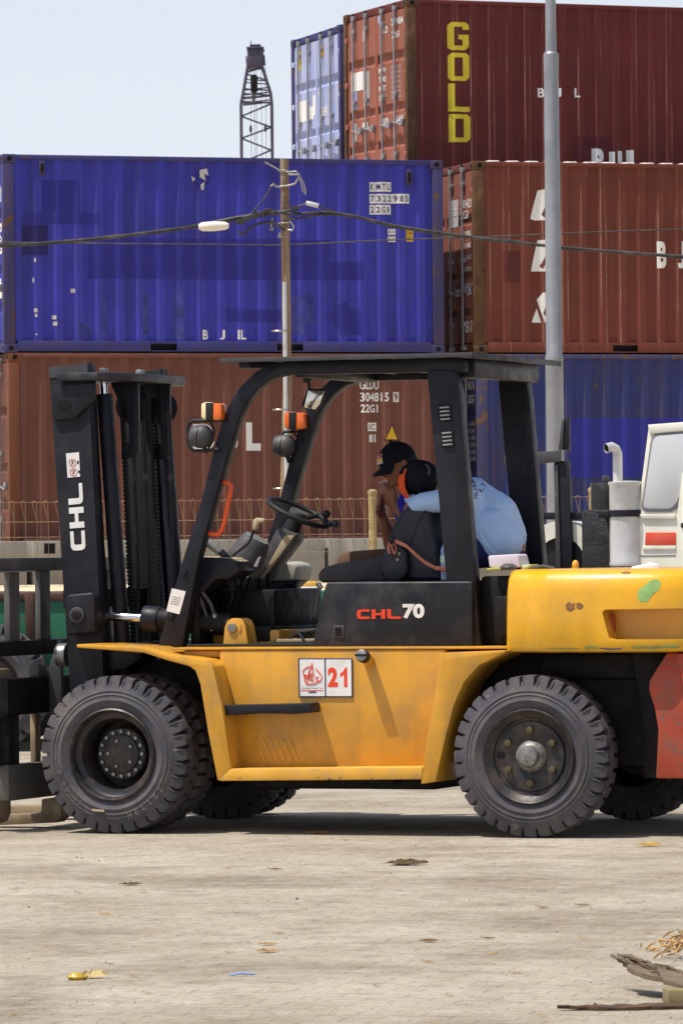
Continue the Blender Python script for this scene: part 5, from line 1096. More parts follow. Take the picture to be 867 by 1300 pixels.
# seat
q = MB(); q.prism(fp([(404, 736), (404.5, 728), (411, 720.5), (426, 716), (492, 706), (503, 707), (503, 738), (406, 738)], .58), .58, 1.08, VINYL, .03, 4); q.prism(fp([(402, 735), (420, 733), (503, 733), (503, 739), (404, 740)], .56), .60, 1.06, RUBT, .008)
seat = q.build('seat', FL)
q = MB(); q.prism(fp([(489, 737), (490, 702), (492, 688), (500, 667), (511, 648.5), (520, 641.5), (530, 640.5), (545, 648), (554, 690), (560, 737)], .60), .60, 1.06, VINYL, .04, 4); q.build('backrest', seat)
q = MB(); q.tube([fY(x, y, .615) for x, y in ((491.5, 702), (493.5, 688), (501.5, 667.5), (512, 649.5), (521, 642.5))], .007, VINYL, n=8); q.tube([fY(x, y, .60) for x, y in ((514, 726), (520, 690), (531, 662), (540, 648))], .006, VINYL, n=8); q.tube([fY(x, y, .59) for x, y in ((408, 726), (414, 721), (428, 717.5), (486, 708.5))], .006, VINYL, n=8); q.build('piping', seat)
q = MB(); q.prism(fp([(490, 694), (505, 689), (516, 700), (517, 728), (508, 738), (488, 738), (480, 722)], .55), .55, .60, VINYL, .015, 3)
for x, y in ((507, 703), (505, 710.5)): v = fY(x, y, .55); q.cyl((v.x, .542, v.z), (v.x, .552, v.z), .008, BEIGE, n=10)
q.build('armrest', seat)
q = MB(); pts = [fY(x, y, .9) for x, y in ((407, 746), (404, 753), (400, 772), (399, 783))]; q.tube(pts, .009, STEEL, n=8); q.tube([fY(404, 741, .9), fY(408, 747, .9)], .014, STEEL, n=8); q.build('seat_stay', FL)

# ------------------------------------------------------------------ people
def head_mesh(mb_, c, fwd, up_, s_=1.0):
    """skull, jaw, nose, brow, lips, ears as closed solids; c = centre of the skull"""
    fwd, up_ = Vector(fwd).normalized(), Vector(up_).normalized(); up_ = (up_-fwd*up_.dot(fwd)).normalized(); lt = up_.cross(fwd)
    Rm = Matrix((fwd, lt, up_)).transposed()
    P = lambda f, l, u: Vector(c)+(fwd*f+lt*l+up_*u)*s_
    E = lambda p_, r_: mb_.ell(P(*p_), tuple(x*s_ for x in r_), SKIN, Rm, n=22)
    E((-.008, 0, .022), (.098, .076, .092)); E((.03, 0, -.045), (.060, .058, .075)); E((.055, 0, -.088), (.034, .036, .028)); E((.066, 0, .018), (.028, .055, .020))
    E((.087, 0, -.022), (.013, .010, .028)); E((.097, 0, -.036), (.014, .013, .011)); E((.082, .012, -.038), (.012, .010, .009)); E((.082, -.012, -.038), (.012, .010, .009))
    E((.080, 0, -.064), (.013, .024, .007)); E((.078, 0, -.075), (.013, .021, .007))
    for s2 in (1, -1): E((.055, s2*.042, -.03), (.028, .018, .026)); E((-.012, s2*.079, -.012), (.020, .009, .032))
    return P, Rm
def finger(mb_, pts, r):
    for i in range(len(pts)-1): caps(mb_, pts[i], r[i], pts[i+1], r[i+1])
# the man lighting a cigarette, cross-legged on the far side of the hood
man1 = thing('person', 'man in black cap and purple shirt hunched over, lighting a cigarette', 'person', FORK_O, FORK_YAW)
YA = 1.24
A = lambda x, y, d=0: fY(x, y, YA+d)
hc = A(505, 589); fwd1 = Vector((-.76, -.56, -.34)); up1 = Vector((-.30, -.16, .94))
q = MB(); P1, R1 = head_mesh(q, hc, fwd1, up1, .93)
nk = A(524, 614); caps(q, hc+Vector((.03, 0, -.03)), .055, nk, .058)
hip = A(556, 715); chest = A(532, 650)
caps(q, nk, .06, chest, .115); caps(q, chest, .115, hip, .12); caps(q, A(540, 640, -.17), .06, A(540, 640, .17), .06)
# near arm folds up from the elbow behind the seat to the mouth; far arm the same
el_n, wr_n = A(527, 672, -.10), A(500, 638, -.06); caps(q, A(540, 637, -.17), .055, el_n, .045); caps(q, el_n, .042, wr_n, .027)
el_f, wr_f = A(496, 690, .10), A(485, 654, .03); caps(q, A(538, 645, .15), .05, el_f, .042); caps(q, el_f, .040, wr_f, .026)
def cupped(wr, knu, spread, tipdir, th):               # palm and five curled fingers
    wr, knu, tipdir, spread = Vector(wr), Vector(knu), Vector(tipdir).normalized(), Vector(spread).normalized()
    for k in (-1, -.33, .33, 1): caps(q, wr+spread*.012*k, .020, knu+spread*.032*k, .0165)
    d0_ = (knu-wr).normalized()
    for k, ln in zip((-1, -.33, .33, 1), (.036, .043, .041, .032)):
        b0_ = knu+spread*.034*k; b1_ = b0_+(d0_*.75+tipdir*.65).normalized()*ln; b2_ = b1_+tipdir*ln*.75; b3_ = b2_+(tipdir-d0_*.7).normalized()*ln*.5
        finger(q, [b0_, b1_, b2_, b3_], [.0125, .0118, .0105, .009])
    t0 = wr+spread*th*.02; t1 = t0+(d0_*.5+spread*th*.8).normalized()*.045; t2 = t1+(d0_*.6+tipdir*.6).normalized()*.036; finger(q, [t0, t1, t2], [.015, .012, .009])
cupped(wr_n, A(489, 627, -.05), (.35, -.1, .93), Vector((-.25, .75, .2)), 1)
cupped(wr_f, A(481.5, 642, -.02), (.25, .0, .95), Vector((.3, -.8, .15)), 1)
# legs, crossed on the hood
kn, ft = A(444, 716, .0), A(505, 729, .10); caps(q, hip+Vector((0, -.05, 0)), .085, kn, .055); caps(q, kn, .05, ft, .04); caps(q, ft, .04, ft+Vector((.10, .05, -.01)), .03)
kn2 = A(520, 716, .19); caps(q, hip+Vector((0, .07, 0)), .085, kn2, .055); caps(q, kn2, .05, A(470, 728, .12), .035)
remeshed(q, 'body', man1, SKIN, .0058, 3)
q = MB(); caps(q, nk+Vector((.01, 0, -.025)), .07, chest, .132); caps(q, chest, .132, hip+Vector((0, 0, .03)), .138); caps(q, A(540, 640, -.17), .076, A(540, 640, .17), .076); caps(q, A(540, 637, -.17), .074, A(533, 655, -.135), .070); caps(q, A(538, 645, .15), .07, A(522, 664, .125), .066); caps(q, A(524, 640, -.04), .085, A(530, 690, -.03), .10)
remeshed(q, 'shirt', man1, SHIRTP, .012, 4)
q = MB(); caps(q, hip+Vector((0, -.05, 0)), .098, kn, .068); caps(q, kn, .066, ft, .052); caps(q, hip+Vector((0, .07, 0)), .098, kn2, .068); caps(q, kn2, .064, A(480, 727, .12), .048); caps(q, hip+Vector((0, -.07, 0)), .12, hip+Vector((0, .07, 0)), .12)
remeshed(q, 'trousers', man1, TROUB, .012, 4)
def cap_mesh(P, Rm, s_, tilt, mat, brim_mat, parent, brim_out=.075, brim_rot=0):
    q_ = MB(); b = bmesh.new(); bmesh.ops.create_uvsphere(b, u_segments=28, v_segments=18, radius=1)
    bmesh.ops.bisect_plane(b, geom=b.verts[:]+b.edges[:]+b.faces[:], plane_co=(0, 0, -.12), plane_no=(.10, 0, 1), clear_inner=True)
    for v in b.verts: v.co = P(-.006, 0, .024)+(Rm @ Vector((v.co.x*.112, v.co.y*.090, v.co.z*.105)))*s_
    q_._take(b, mat); q_.ell(P(-.006, 0, .130), (.012*s_,)*3, mat, n=8)
    for az in range(6):
        a_ = az*pi/3+.26; sm = [P(-.006, 0, .024)+(Rm @ Vector((cos(e_)*cos(a_)*.1125, cos(e_)*sin(a_)*.0905, sin(e_)*.1055)))*s_ for e_ in [k_*pi/20 for k_ in range(0, 10)]]; q_.tube(sm, .0022, mat, n=5)
    pts_t, n_ = [], 14; b = bmesh.new(); rows_ = []
    for k in range(n_+1):
        t_ = -1+2*k/n_; l_ = t_*.078; f0 = .100*sqrt(max(0, 1-(l_/.092)**2)); ext = brim_out*sqrt(max(0.02, 1-t_*t_*.9)); dz = -.010-.018*t_*t_
        rows_.append([b.verts.new(P(f0-.006, l_, .018+dz*.3)), b.verts.new(P(f0+ext*.55, l_*1.02, .013+dz)), b.verts.new(P(f0+ext, l_*1.0, .0+dz)), b.verts.new(P(f0+ext, l_*1.0, -.006+dz)), b.verts.new(P(f0+ext*.5, l_, .004+dz)), b.verts.new(P(f0-.006, l_, .008+dz*.3))])
    for i in range(n_):
        for j in range(6): b.faces.new((rows_[i][j], rows_[i+1][j], rows_[i+1][(j+1) % 6], rows_[i][(j+1) % 6]))
    b.faces.new(rows_[0]); b.faces.new(rows_[-1][::-1]); bmesh.ops.recalc_face_normals(b, faces=b.faces)
    c_ = q_.build('cap', parent); q2 = MB(); q2._take(b, brim_mat); q2.build('brim', c_); return c_
cp1 = cap_mesh(P1, R1, .92, 0, CAPB, CAPB, man1, .064)
q = MB(); LW = M('white_logo_thread', (210, 206, 206), .8, var=.1); LRD = M('red_logo_thread', (188, 44, 40), .8, var=.1); LYL = M('yellow_logo_thread', (220, 190, 40), .8, var=.1)
def on_cap(f, l, u, lift): # project a cap-space direction to the dome
    d = Vector((f, l, u)); d.normalize(); return P1(-.006, 0, .024)+(R1 @ Vector((d.x*(.112+lift), d.y*(.09+lift), d.z*(.105+lift))))*.97
def patch(a0, a1, e0, e1, mat, lift, n_=8):
    b = bmesh.new(); G_ = [[b.verts.new(on_cap(cos(e0+(e1-e0)*j/4)*cos(a0+(a1-a0)*i/n_), cos(e0+(e1-e0)*j/4)*sin(a0+(a1-a0)*i/n_), sin(e0+(e1-e0)*j/4), lift)) for j in range(5)] for i in range(n_+1)]
    for i in range(n_):
        for j in range(4): b.faces.new((G_[i][j], G_[i+1][j], G_[i+1][j+1], G_[i][j+1]))
    q._take(b, mat)
sgn = 1 if (R1 @ Vector((0, 1, 0))).y < 0 else -1
patch(-sgn*.42, sgn*.55, .12, .62, LW, .002); patch(-sgn*.40, sgn*.52, .40, .60, LRD, .003); patch(sgn*.08, sgn*.5, .20, .38, LYL, .003); patch(-sgn*.36, sgn*.0, .28, .36, LRD, .003); patch(-sgn*.2, sgn*.4, .46, .50, LW, .004)
q.build('cap_logo', cp1)
q = MB(); HAIR = M('short_black_hair', (18, 16, 16), .7, var=.2, vscale=30)
q.ell(P1(-.035, 0, .0), (.078, .074, .068), HAIR, R1, n=20); q.build('hair', man1)
q = MB()
for s2 in (1, -1):
    q.ell(P1(.079, s2*.031, .001), (.007, .014, .004), BLACKH, R1, n=10); q.ell(P1(.083, s2*.031, .017), (.005, .019, .0035), BLACKH, R1, n=10)
q.ell(P1(.086, 0, -.0695), (.004, .02, .0014), M('dark_lip_line', (60, 28, 24), .6), R1, n=10); q.build('face_details', man1)
cg = P1(.086, 0, -.069); q = MB(); q.cyl(cg, cg+Vector((-.035, -.05, -.01)), .0042, WHITE, n=8); tag(q.build('cigarette'), 'white cigarette between the lips of the man in the black cap', 'cigarette'); bpy.data.objects['cigarette'].matrix_world = FK.m
# the man in light blue, asleep over the seat back
man2 = thing('person', 'man in light blue shirt slumped forward with his head on his arms', 'person', FORK_O, FORK_YAW)
YB = .80
Bq = lambda x, y, d=0: fY(x, y, YB+d)
h2 = Bq(536, 612, .02); fwd2 = Vector((-.86, .44, -.26)); up2 = Vector((-.35, -.72, .60))
q = MB(); P2, R2 = head_mesh(q, h2, fwd2, up2, .95)
hip2, mid2, up_b, nk2 = Bq(638, 693, .04), Bq(630, 664, .04), Bq(600, 634, .04), Bq(566, 619, .03)
caps(q, h2+Vector((.04, 0, .0)), .056, nk2, .058); caps(q, nk2, .06, up_b, .10); caps(q, up_b, .105, mid2, .115); caps(q, mid2, .115, hip2, .12)
sh_n, el2, wr2 = Bq(590, 632, -.15), Bq(530, 641, -.17), Bq(524, 632, .08); caps(q, up_b, .08, sh_n, .058); caps(q, sh_n, .05, el2, .040); caps(q, el2, .038, wr2, .026)
sh_f, elf, wrf = Bq(590, 632, .23), Bq(530, 641, .27), Bq(528, 638, .02); caps(q, up_b, .08, sh_f, .058); caps(q, sh_f, .05, elf, .040); caps(q, elf, .038, wrf, .026)
for wr_, dr_ in ((wr2, Vector((.1, 1, -.05))), (wrf, Vector((.1, -1, -.05)))):
    dr_ = dr_.normalized(); sp = Vector((.9, 0, .3)).normalized()
    for k, ln in zip((-1, -.33, .33, 1), (.034, .04, .038, .03)):
        kn_ = wr_+dr_*.085+sp*.03*k; caps(q, wr_+sp*.012*k, .016, kn_, .013); finger(q, [kn_, kn_+dr_*ln+Vector((0, 0, -.008)), kn_+dr_*ln*1.7+Vector((0, 0, -.024)), kn_+dr_*ln*2+Vector((0, 0, -.04))], [.010, .0095, .009, .008])
    finger(q, [wr_+sp*.022, wr_+sp*.055+dr_*.035, wr_+sp*.06+dr_*.07], [.014, .011, .009])
k1, k2 = Bq(556, 708, -.10), Bq(556, 708, .22)
for k_, s_ in ((k1, -1), (k2, 1)):
    caps(q, hip2+Vector((0, s_*.09, -.01)), .085, k_, .06); an = k_+Vector((.16, 0, -.03)); caps(q, k_, .05, an, .04); caps(q, an, .038, an+Vector((-.09, -.04*s_, -.0)), .028)
remeshed(q, 'body', man2, SKIN, .0065, 3)
q = MB(); caps(q, Bq(572, 621, .03), .07, up_b+Vector((0, 0, -.005)), .122); caps(q, up_b+Vector((0, 0, -.005)), .122, Bq(628, 659, .04), .137); caps(q, Bq(628, 659, .04), .137, Bq(635, 681, .04), .140); caps(q, up_b, .10, sh_n, .072); caps(q, sh_n, .072, el2+Vector((.03, 0, .01)), .052); caps(q, el2+Vector((.03, 0, .01)), .052, el2, .044); caps(q, el2, .044, wr2-Vector((0, .03, 0)), .034)
caps(q, up_b, .10, sh_f, .072); caps(q, sh_f, .072, elf, .046); caps(q, elf, .046, wrf+Vector((0, .04, 0)), .034); caps(q, Bq(622, 668, -.06), .10, Bq(636, 690, -.06), .112); caps(q, Bq(622, 668, .14), .10, Bq(636, 690, .14), .112); caps(q, Bq(638, 690, -.06), .108, Bq(637, 690, .14), .108)
caps(q, Bq(604, 648, -.08), .06, Bq(612, 682, -.07), .05)
sh2 = remeshed(q, 'shirt', man2, SHIRTB, .0075, 6)
# fold ridges in the shirt: long shallow creases pulled into the cloth
from mathutils import noise as mn
for v in sh2.data.vertices:
    p_ = v.co; big = mn.noise(p_*7.0); ph = (p_.x*.75+p_.z*1.0+.35*p_.y)*30+2.2*mn.noise(p_*5.0+Vector((3, 1, 2)))
    cr_ = max(0.0, 1-abs(sin(ph))*3.2); am = max(0.0, min(1.0, .35+1.6*mn.noise(p_*4.0+Vector((7, 5, 1)))))
    v.co = p_+v.normal*(.006*big-.016*cr_*am+.005*(1-abs(sin(ph)))*am)
q = MB(); caps(q, hip2+Vector((-.02, -.06, -.01)), .105, hip2+Vector((-.02, .06, -.01)), .105)
for k_, s_ in ((k1, -1), (k2, 1)):
    caps(q, hip2+Vector((0, s_*.09, -.01)), .098, k_, .072); caps(q, k_, .062, k_+Vector((.14, 0, -.03)), .05)
remeshed(q, 'trousers', man2, TROUN, .012, 4)
q = MB(); q.ell(P2(-.04, 0, .0), (.079, .080, .074), HAIR, R2, n=20); q.build('hair', man2)
q = MB(); q.ell(hip2+Vector((.072, -.01, -.058)), (.055, .10, .05), MAROON); q.build('waistband', man2)
cp2 = cap_mesh(P2, R2, 1.06, 0, CAPB, CAPB, man2, .02)
q = MB(); outr = [(511, 596), (506.5, 603), (504.8, 611), (506, 620), (510.5, 628), (517, 634.5)]; innr = [(516, 595), (513.5, 603), (513, 612), (514.5, 621), (518, 628), (522, 632)]
def brs(pts, dy, oy): return [fY(x+oy, y, YB+dy) for x, y in pts]
q.loft([[a_, b__, c__, d__] for a_, b__, c__, d__ in zip(brs(outr, -.055, 0), brs(innr, -.105, 0), brs(innr, -.098, .8), brs(outr, -.045, 1.2))], CAPO); q.build('orange_peak', cp2)
q = MB(); q.tube([fY(x, y, YB-.082) for x, y in ((540, 589.5), (543.5, 592), (545, 597), (544, 603))], .007, DGREYP, n=6); q.build('cap_strap', cp2)
q = MB()                                               # curved print on the back of the shirt, laid on the cloth
bm_s = bmesh.new(); bm_s.from_mesh(sh2.data)
from mathutils.bvhtree import BVHTree
bv = BVHTree.FromBMesh(bm_s)
oL = FK.i @ CAMP
def shirt_text(t, pts_, h_):
    n_ = len(t)
    for k, ch in enumerate(t):
        if ch == ' ': continue
        f_ = k/(n_-1)*(len(pts_)-1); i_ = min(int(f_), len(pts_)-2); u_ = f_-i_
        x = pts_[i_][0]*(1-u_)+pts_[i_+1][0]*u_; y = pts_[i_][1]*(1-u_)+pts_[i_+1][1]*u_
        tx, ty = pts_[i_+1][0]-pts_[i_][0], pts_[i_+1][1]-pts_[i_][1]; L_ = sqrt(tx*tx+ty*ty); tx, ty = tx/L_, ty/L_; nx, ny = ty, -tx
        b_ = bmesh.new(); b_.from_mesh(text_mesh(ch, .01)); ok = True
        ww = h_*(.35 if ch in '.I' else .62); hh = h_*(.18 if ch == '.' else 1)
        for v in b_.verts:
            xx, yy = x+tx*(v.co.x-.5)*ww+nx*(v.co.y)*hh, y+ty*(v.co.x-.5)*ww+ny*(v.co.y)*hh
            d_ = (FK.i.to_3x3() @ ray(xx, yy)).normalized(); hit = bv.ray_cast(oL, d_)
            if hit[0] is None: ok = False; break
            v.co = hit[0]+hit[1]*.0022
        if ok: q._take(b_, LETK)
        else: b_.free()
shirt_text('PELABUHAN', [(606.5, 631), (605.5, 622), (602.5, 611), (596, 602)], 4.6)
shirt_text('K.T.A.B', [(613, 624), (617, 617), (620, 611), (621.5, 606)], 6.2)
bm_s.free(); q.build('shirt_print', man2)

# ------------------------------------------------------------------ small things lying in the cabin
def fk_thing(mb_, name, lab, cat):
    o_ = mb_.build(name); o_.matrix_world = FK.m.copy(); return tag(o_, lab, cat)
CORD = M('salmon_nylon_cord', (206, 128, 100), .7, var=.12, vscale=20)
q = MB()
for dx, dy in ((0, 0), (1.5, 2.4)):
    q.tube([fY(x+dx, y+dy, .52) for x, y in ((497, 688), (500, 685), (506, 688), (515, 692), (528, 704), (540, 714), (552, 720), (568, 722))], .0065, CORD, n=8)
q.tube([fY(x, y, .53) for x, y in ((497, 686), (494, 690), (493, 697), (495, 703))], .007, CORD, n=8); q.tube([fY(x, y, .53) for x, y in ((499, 687), (497, 693), (499, 700), (501, 704))], .005, CORD, n=6); q.tube([fY(x, y, .53) for x, y in ((500, 690), (503, 695), (502, 702))], .004, CORD, n=6); q.ell(fY(498, 686, .52), (.02, .014, .02), RUBT, n=10)
fk_thing(q, 'nylon_cord', 'frayed salmon cord tied to the seat back and stretched to the pillar', 'cord')
PETM = M('clear_bottle_plastic', (150, 160, 196), .15, var=.1, spec=.7)
v = fY(565.5, 736, .56); q = MB(); zb_ = 1.281
q.lathe([(0, 0), (.028, 0), (.031, .01), (.031, .12), (.028, .14), (.031, .15), (.012, .195), (.012, .21), (0, .21)], (v.x+.006, .56, zb_), PETM, n=20, axis='Z'); q.lathe([(.0315, .09), (.0318, .125)], (v.x+.006, .56, zb_), M('pale_green_bottle_label', (180, 214, 190), .5), n=20, axis='Z'); q.lathe([(.014, .195), (.014, .215), (0, .216)], (v.x+.006, .56, zb_), BLUEP, n=14, axis='Z')
fk_thing(q, 'water_bottle', 'small plastic water bottle standing beside the black pillar', 'bottle')
CLOTH = M('pale_lilac_cloth', (206, 196, 210), .85, var=.06, vscale=8)
q = MB(); zc2 = fY(640, 720, .30).z
q.prism(fp([(619.5, 706.5), (622, 705.5), (655, 703.5), (657, 705), (660.5, 719), (658, 720.5), (623, 721), (621, 719)], .26), .26, .42, CLOTH, .012, 3); fk_thing(q, 'folded_cloth', 'folded pale lilac cloth lying by the hip of the man in light blue', 'cloth')
q = MB(); q.prism(fp([(662, 722), (665, 717.5), (675, 716.5), (672, 721), (666, 723)], .3), .28, .42, M('pale_green_paper', (196, 208, 160), .8, var=.1), .003); q.prism(fp([(619, 722), (634, 720.5), (636, 722.5), (620, 724)], .24), .22, .30, M('yellow_green_paper', (190, 190, 90), .8, var=.1), .002); fk_thing(q, 'paper_scraps', 'scraps of pale green paper on the rear deck beside the cloth', 'paper')
q = MB(); q.tube([fY(x, y, .16) for x, y in ((636, 722), (642, 718.5), (650, 718.5), (655, 722))], .012, DGREYP, n=8); q.ell(fY(645, 720.5, .16), (.03, .03, .014), DGREYP, n=12); q.tube([fY(x, y, .2) for x, y in ((676, 721.5), (690, 719), (704, 722))], .010, DGREYP, n=8); fk_thing(q, 'black_strap', 'crumpled dark strap lying along the top edge of the counterweight', 'strap')
q = MB(); q.loft([[(fY(823, 720, .1).x+dx*.075*s1+.01*sin(dy*7), .1+dy*.06*s1, 1.334+h1*.6*(1+.3*dx)) for dx, dy in ((-1, -.3), (-.4, -1), (.3, -.8), (1, -.2), (.6, .9), (-.5, 1))] for s1, h1 in ((1, 0), (.95, .02), (.6, .032), (.2, .038))], WHITE); o_ = fk_thing(q, 'white_rag', 'crumpled white rag lying on the counterweight below the truck cab', 'rag')
q = MB(); q.ell(fY(730.5, 717.5, .4), (.018, .018, .026), YELW, n=12); q.box(fY(730.5, 717, .4).x-.02, fY(730.5, 717, .4).x+.02, .38, .42, 1.331, 1.338, YELW, .002); fk_thing(q, 'yellow_plug', 'small worn yellow plug standing on the counterweight before the checker plate box', 'plug')
SOLE = M('worn_beige_sole', (150, 136, 108), .8, var=.15, vscale=14)
for i, (px, py, Y, rot, lab) in enumerate(((384, 817, .52, .1, 'near worn flip flop lying on the cabin floor by the hood'), (390, 812, .66, -.35, 'far worn flip flop lying on the cabin floor, half behind the near one'))):
    v = fY(px, py, Y); t = thing('flip_flop', lab, 'flip flop', FK.m @ Vector((v.x, Y, .963)), FORK_YAW+rot, 'pair of flip flops on the cabin floor')
    q = MB(); q.prismz([(.13*cos(a)-(.02 if cos(a) < 0 else 0), .048*sin(a)*(1-.25*(cos(a) > 0)*cos(a))) for a in [k*2*pi/20 for k in range(20)]], 0, .02, SOLE, .005); q.build('sole', t)
    q = MB(); q.tube([(.02, -.046, .012), (-.01, -.03, .05), (-.07, 0, .022)], .008, RUBT, n=8); q.tube([(.02, .046, .012), (-.01, .03, .05), (-.07, 0, .022)], .008, RUBT, n=8); q.build('strap', t)

# ------------------------------------------------------------------ leaves, planks and litter on the paving
def gpt(px, py): return WD.Z(px, py, 0)
LEAFD = M('dry_brown_leaf', (150, 116, 76), .8, var=.3, vscale=30); LEAFT = M('dry_tan_leaf', (196, 160, 106), .8, var=.25, vscale=30); LEAFY = M('dry_yellow_leaf', (210, 172, 84), .8, var=.25, vscale=30); LEAFK = M('dark_rotten_leaf', (112, 92, 66), .85, var=.3, vscale=30); LEAFC = M('cream_leaf', (226, 206, 150), .75, var=.12, vscale=20)
def leaf(px, py, wpx, mat, lab, curl=.35, grp='dry leaves scattered on the paving', name='dry_leaf', cat='leaf', rot=None):
    v = gpt(px, py); s_ = wpx*v.y/CF; a = random.uniform(-.3, .3) if rot is None else rot
    q_ = MB(); n_ = 9; rows_ = []; b = bmesh.new(); sd_ = random.random()*6
    for k in range(n_+1):
        t_ = k/n_; wd = (.26+.09*sin(sd_+k*2.7))*sin(pi*t_**.8)+.01; z0 = .004+curl*s_*(.03+.22*abs(t_-.5)**1.5)
        rows_.append([b.verts.new(((t_-.5)*s_, wd*s_*j*(1+.12*sin(sd_+k*1.9+j*3)), max(.003, z0+curl*s_*(.16*abs(j)**1.5)*((.5+1.7*sin(pi*t_)*abs(sin(sd_+k*1.3))) if j > 0 else .05)+.012*s_*sin(sd_+k*2.3+j*5)))) for j in (-1, -.5, 0, .5, 1)])
    for i in range(n_):
        for j in range(4): b.faces.new((rows_[i][j], rows_[i+1][j], rows_[i+1][j+1], rows_[i][j+1]))
    ret = bmesh.ops.solidify(b, geom=b.faces[:], thickness=.0012)
    q_._take(b, mat); q_.tube([(-.5*s_, 0, .014), (-.62*s_, .03*s_, .006)], .0016, mat, n=5)
    o_ = q_.build(name, angle=60); o_.location = (v.x, v.y, 0); o_.rotation_euler = (0, 0, a); return tag(o_, lab, cat, grp)
leaf(518, 1099, 52, LEAFK, 'large dark curled dry leaf on the paving below the number sign', .38); leaf(512, 1098, 34, LEAFD, 'tan piece of leaf folded against the large dark curled leaf', .5)
leaf(167, 1125, 25, LEAFK, 'dark curled leaf on the paving below the front tyre', .4); leaf(341, 1210, 27, LEAFT, 'broad tan leaf alone on the paving at middle left', .4); leaf(341, 1201, 22, LEAFT, 'pale tan leaf just behind the broad tan leaf', .35)
leaf(546, 1197, 23, LEAFD, 'curled brown leaf on the paving below the rear fender', .45); leaf(405, 1059, 26, LEAFY, 'yellow leaf at the edge of the forklift shadow', .25); leaf(825, 1075, 28, LEAFY, 'yellow curled leaf right of the rear tyre', .5)
leaf(120, 1243, 34, LEAFC, 'pale cream leaf beside the crumpled yellow wrapper', .85, rot=.15); leaf(105, 990+253, 10, LEAFY, 'tiny yellow leaf under the crumpled yellow wrapper', .3)
leaf(340, 1031+5, 28, LEAFC, 'pale leaf lying in the forklift shadow behind the step', .2)
for px, py, wp, mt in ((355, 1187, 16, LEAFT), (824, 1186, 14, LEAFY), (830, 1208, 22, LEAFY), (655, 1237, 15, LEAFT), (135, 1162, 14, LEAFY), (20, 1131, 14, LEAFT), (184, 1135, 9, LEAFY), (184, 1115, 8, LEAFT), (290, 1104, 11, LEAFT), (350, 1105, 18, LEAFD), (62, 1203, 10, LEAFY), (172, 1242, 12, LEAFT), (188, 1263, 10, LEAFT), (620, 1193, 16, LEAFK), (625, 1213, 14, LEAFY), (677, 1088, 8, LEAFY), (742, 1193, 10, LEAFY), (552, 1303, 14, LEAFY), (572, 1266, 9, LEAFY), (690, 1291, 11, LEAFY), (292, 1212, 10, LEAFT), (240, 1222, 8, LEAFY), (140, 1226, 10, LEAFD), (476, 1119, 10, LEAFC), (100, 1135, 8, LEAFD), (690, 1154, 16, LEAFD), (740, 1151, 18, LEAFD), (545, 1223, 16, LEAFT), (318, 1200, 5, LEAFK), (590, 1045, 10, LEAFD), (20, 1290, 9, LEAFY), (440, 1068, 7, LEAFD), (300, 1160, 7, LEAFT), (420, 1175, 7, LEAFY), (480, 1255, 8, LEAFD), (780, 1130, 8, LEAFT), (90, 1095, 8, LEAFT)):
    leaf(px, py, wp, mt, 'small dry leaf lying flat on the pale paving', .25)
v = gpt(98, 1245); q = MB(); s_ = 27*v.y/CF
q.loft([[(s_*.5*cos(a)*f_*(1+.15*sin(a*5+k)), s_*.32*sin(a)*f_*(1+.2*cos(a*4+k)), h_*s_) for a in [2*pi*j/14 for j in range(14)]] for k, (f_, h_) in enumerate(((.8, .02), (1, .15), (.85, .2), (.6, .32), (.2, .36)))], M('crumpled_yellow_wrapper_film', (196, 164, 56), .35, var=.3, vscale=30, dirt=((84, 62, 36), 1.0, 45))); o_ = q.build('crumpled_wrapper', angle=20); o_.location = (v.x, v.y, 0); tag(o_, 'crumpled yellow and brown wrapper lying at the lower left of the paving', 'litter')
v = gpt(308, 1241); q = MB(); s_ = 32*v.y/CF; q.tube([(-s_/2, 0, .006), (-s_*.1, .01, .012), (s_/2, .02, .007)], .0042, M('pale_blue_straw_plastic', (150, 176, 220), .5), n=6); o_ = q.build('drinking_straw'); o_.location = (v.x, v.y, 0); o_.rotation_euler = (0, 0, .1); tag(o_, 'pale blue plastic strip lying on the paving at lower middle', 'litter')
WOOD = M('weathered_grey_wood', (108, 94, 76), .85, var=.35, vscale=5, streak=((52, 42, 34), .9, 70, 'x'), dirt=((80, 66, 50), .6, 9), bump=(40, .6, .01)); WOODD = M('dark_wet_wood', (84, 62, 44), .85, var=.3, vscale=6, dirt=((50, 40, 32), .7, 9), bump=(40, .6, .01)); WOODY = M('pale_yellow_wood', (132, 118, 84), .85, var=.3, vscale=8)
def plank(name, lab, pts0, z0, pts1, z1, width, thick, mat, jag=.02):
    """a split board between two ground points with heights, ragged at its first end"""
    a, c = gpt(*pts0), gpt(*pts1); a = Vector((a.x, a.y, 0)); c = Vector((c.x, c.y, 0)); d = (c-a); L_ = d.length; n_ = 22; rj = random.Random(5)
    q_ = MB(); rings = []; ang = atan2(d.y, d.x)
    for k in range(n_+1):
        t_ = k/n_; w_ = width*min(1, .12+t_*3.0)*(1+.05*rj.uniform(-1, 1)); zz = z0+(z1-z0)*t_+.02*max(0, .2-t_); x_ = L_*t_; off = jag*rj.uniform(-1, 1)*(1.4-t_)
        jz = [rj.uniform(-.25, .3) for _ in range(5)]
        rings.append([(x_, -w_/2+off, zz), (x_, w_/2+off*.6, zz+.003*jz[0]), (x_, w_/2+off*.6, zz+thick*(1+jz[1])), (x_, w_*.22, zz+thick*(1.15+jz[2])), (x_, w_*.0, zz+thick*(.9+jz[3])), (x_, -w_*.25, zz+thick*(1.15+jz[4])), (x_, -w_/2+off, zz+thick*(.95+jz[0]*.6))])
    q_.loft(rings, mat)
    o_ = q_.build(name, angle=25); o_.location = (a.x, a.y, 0); o_.rotation_euler = (0, 0, ang); return tag(o_, lab, 'wood')
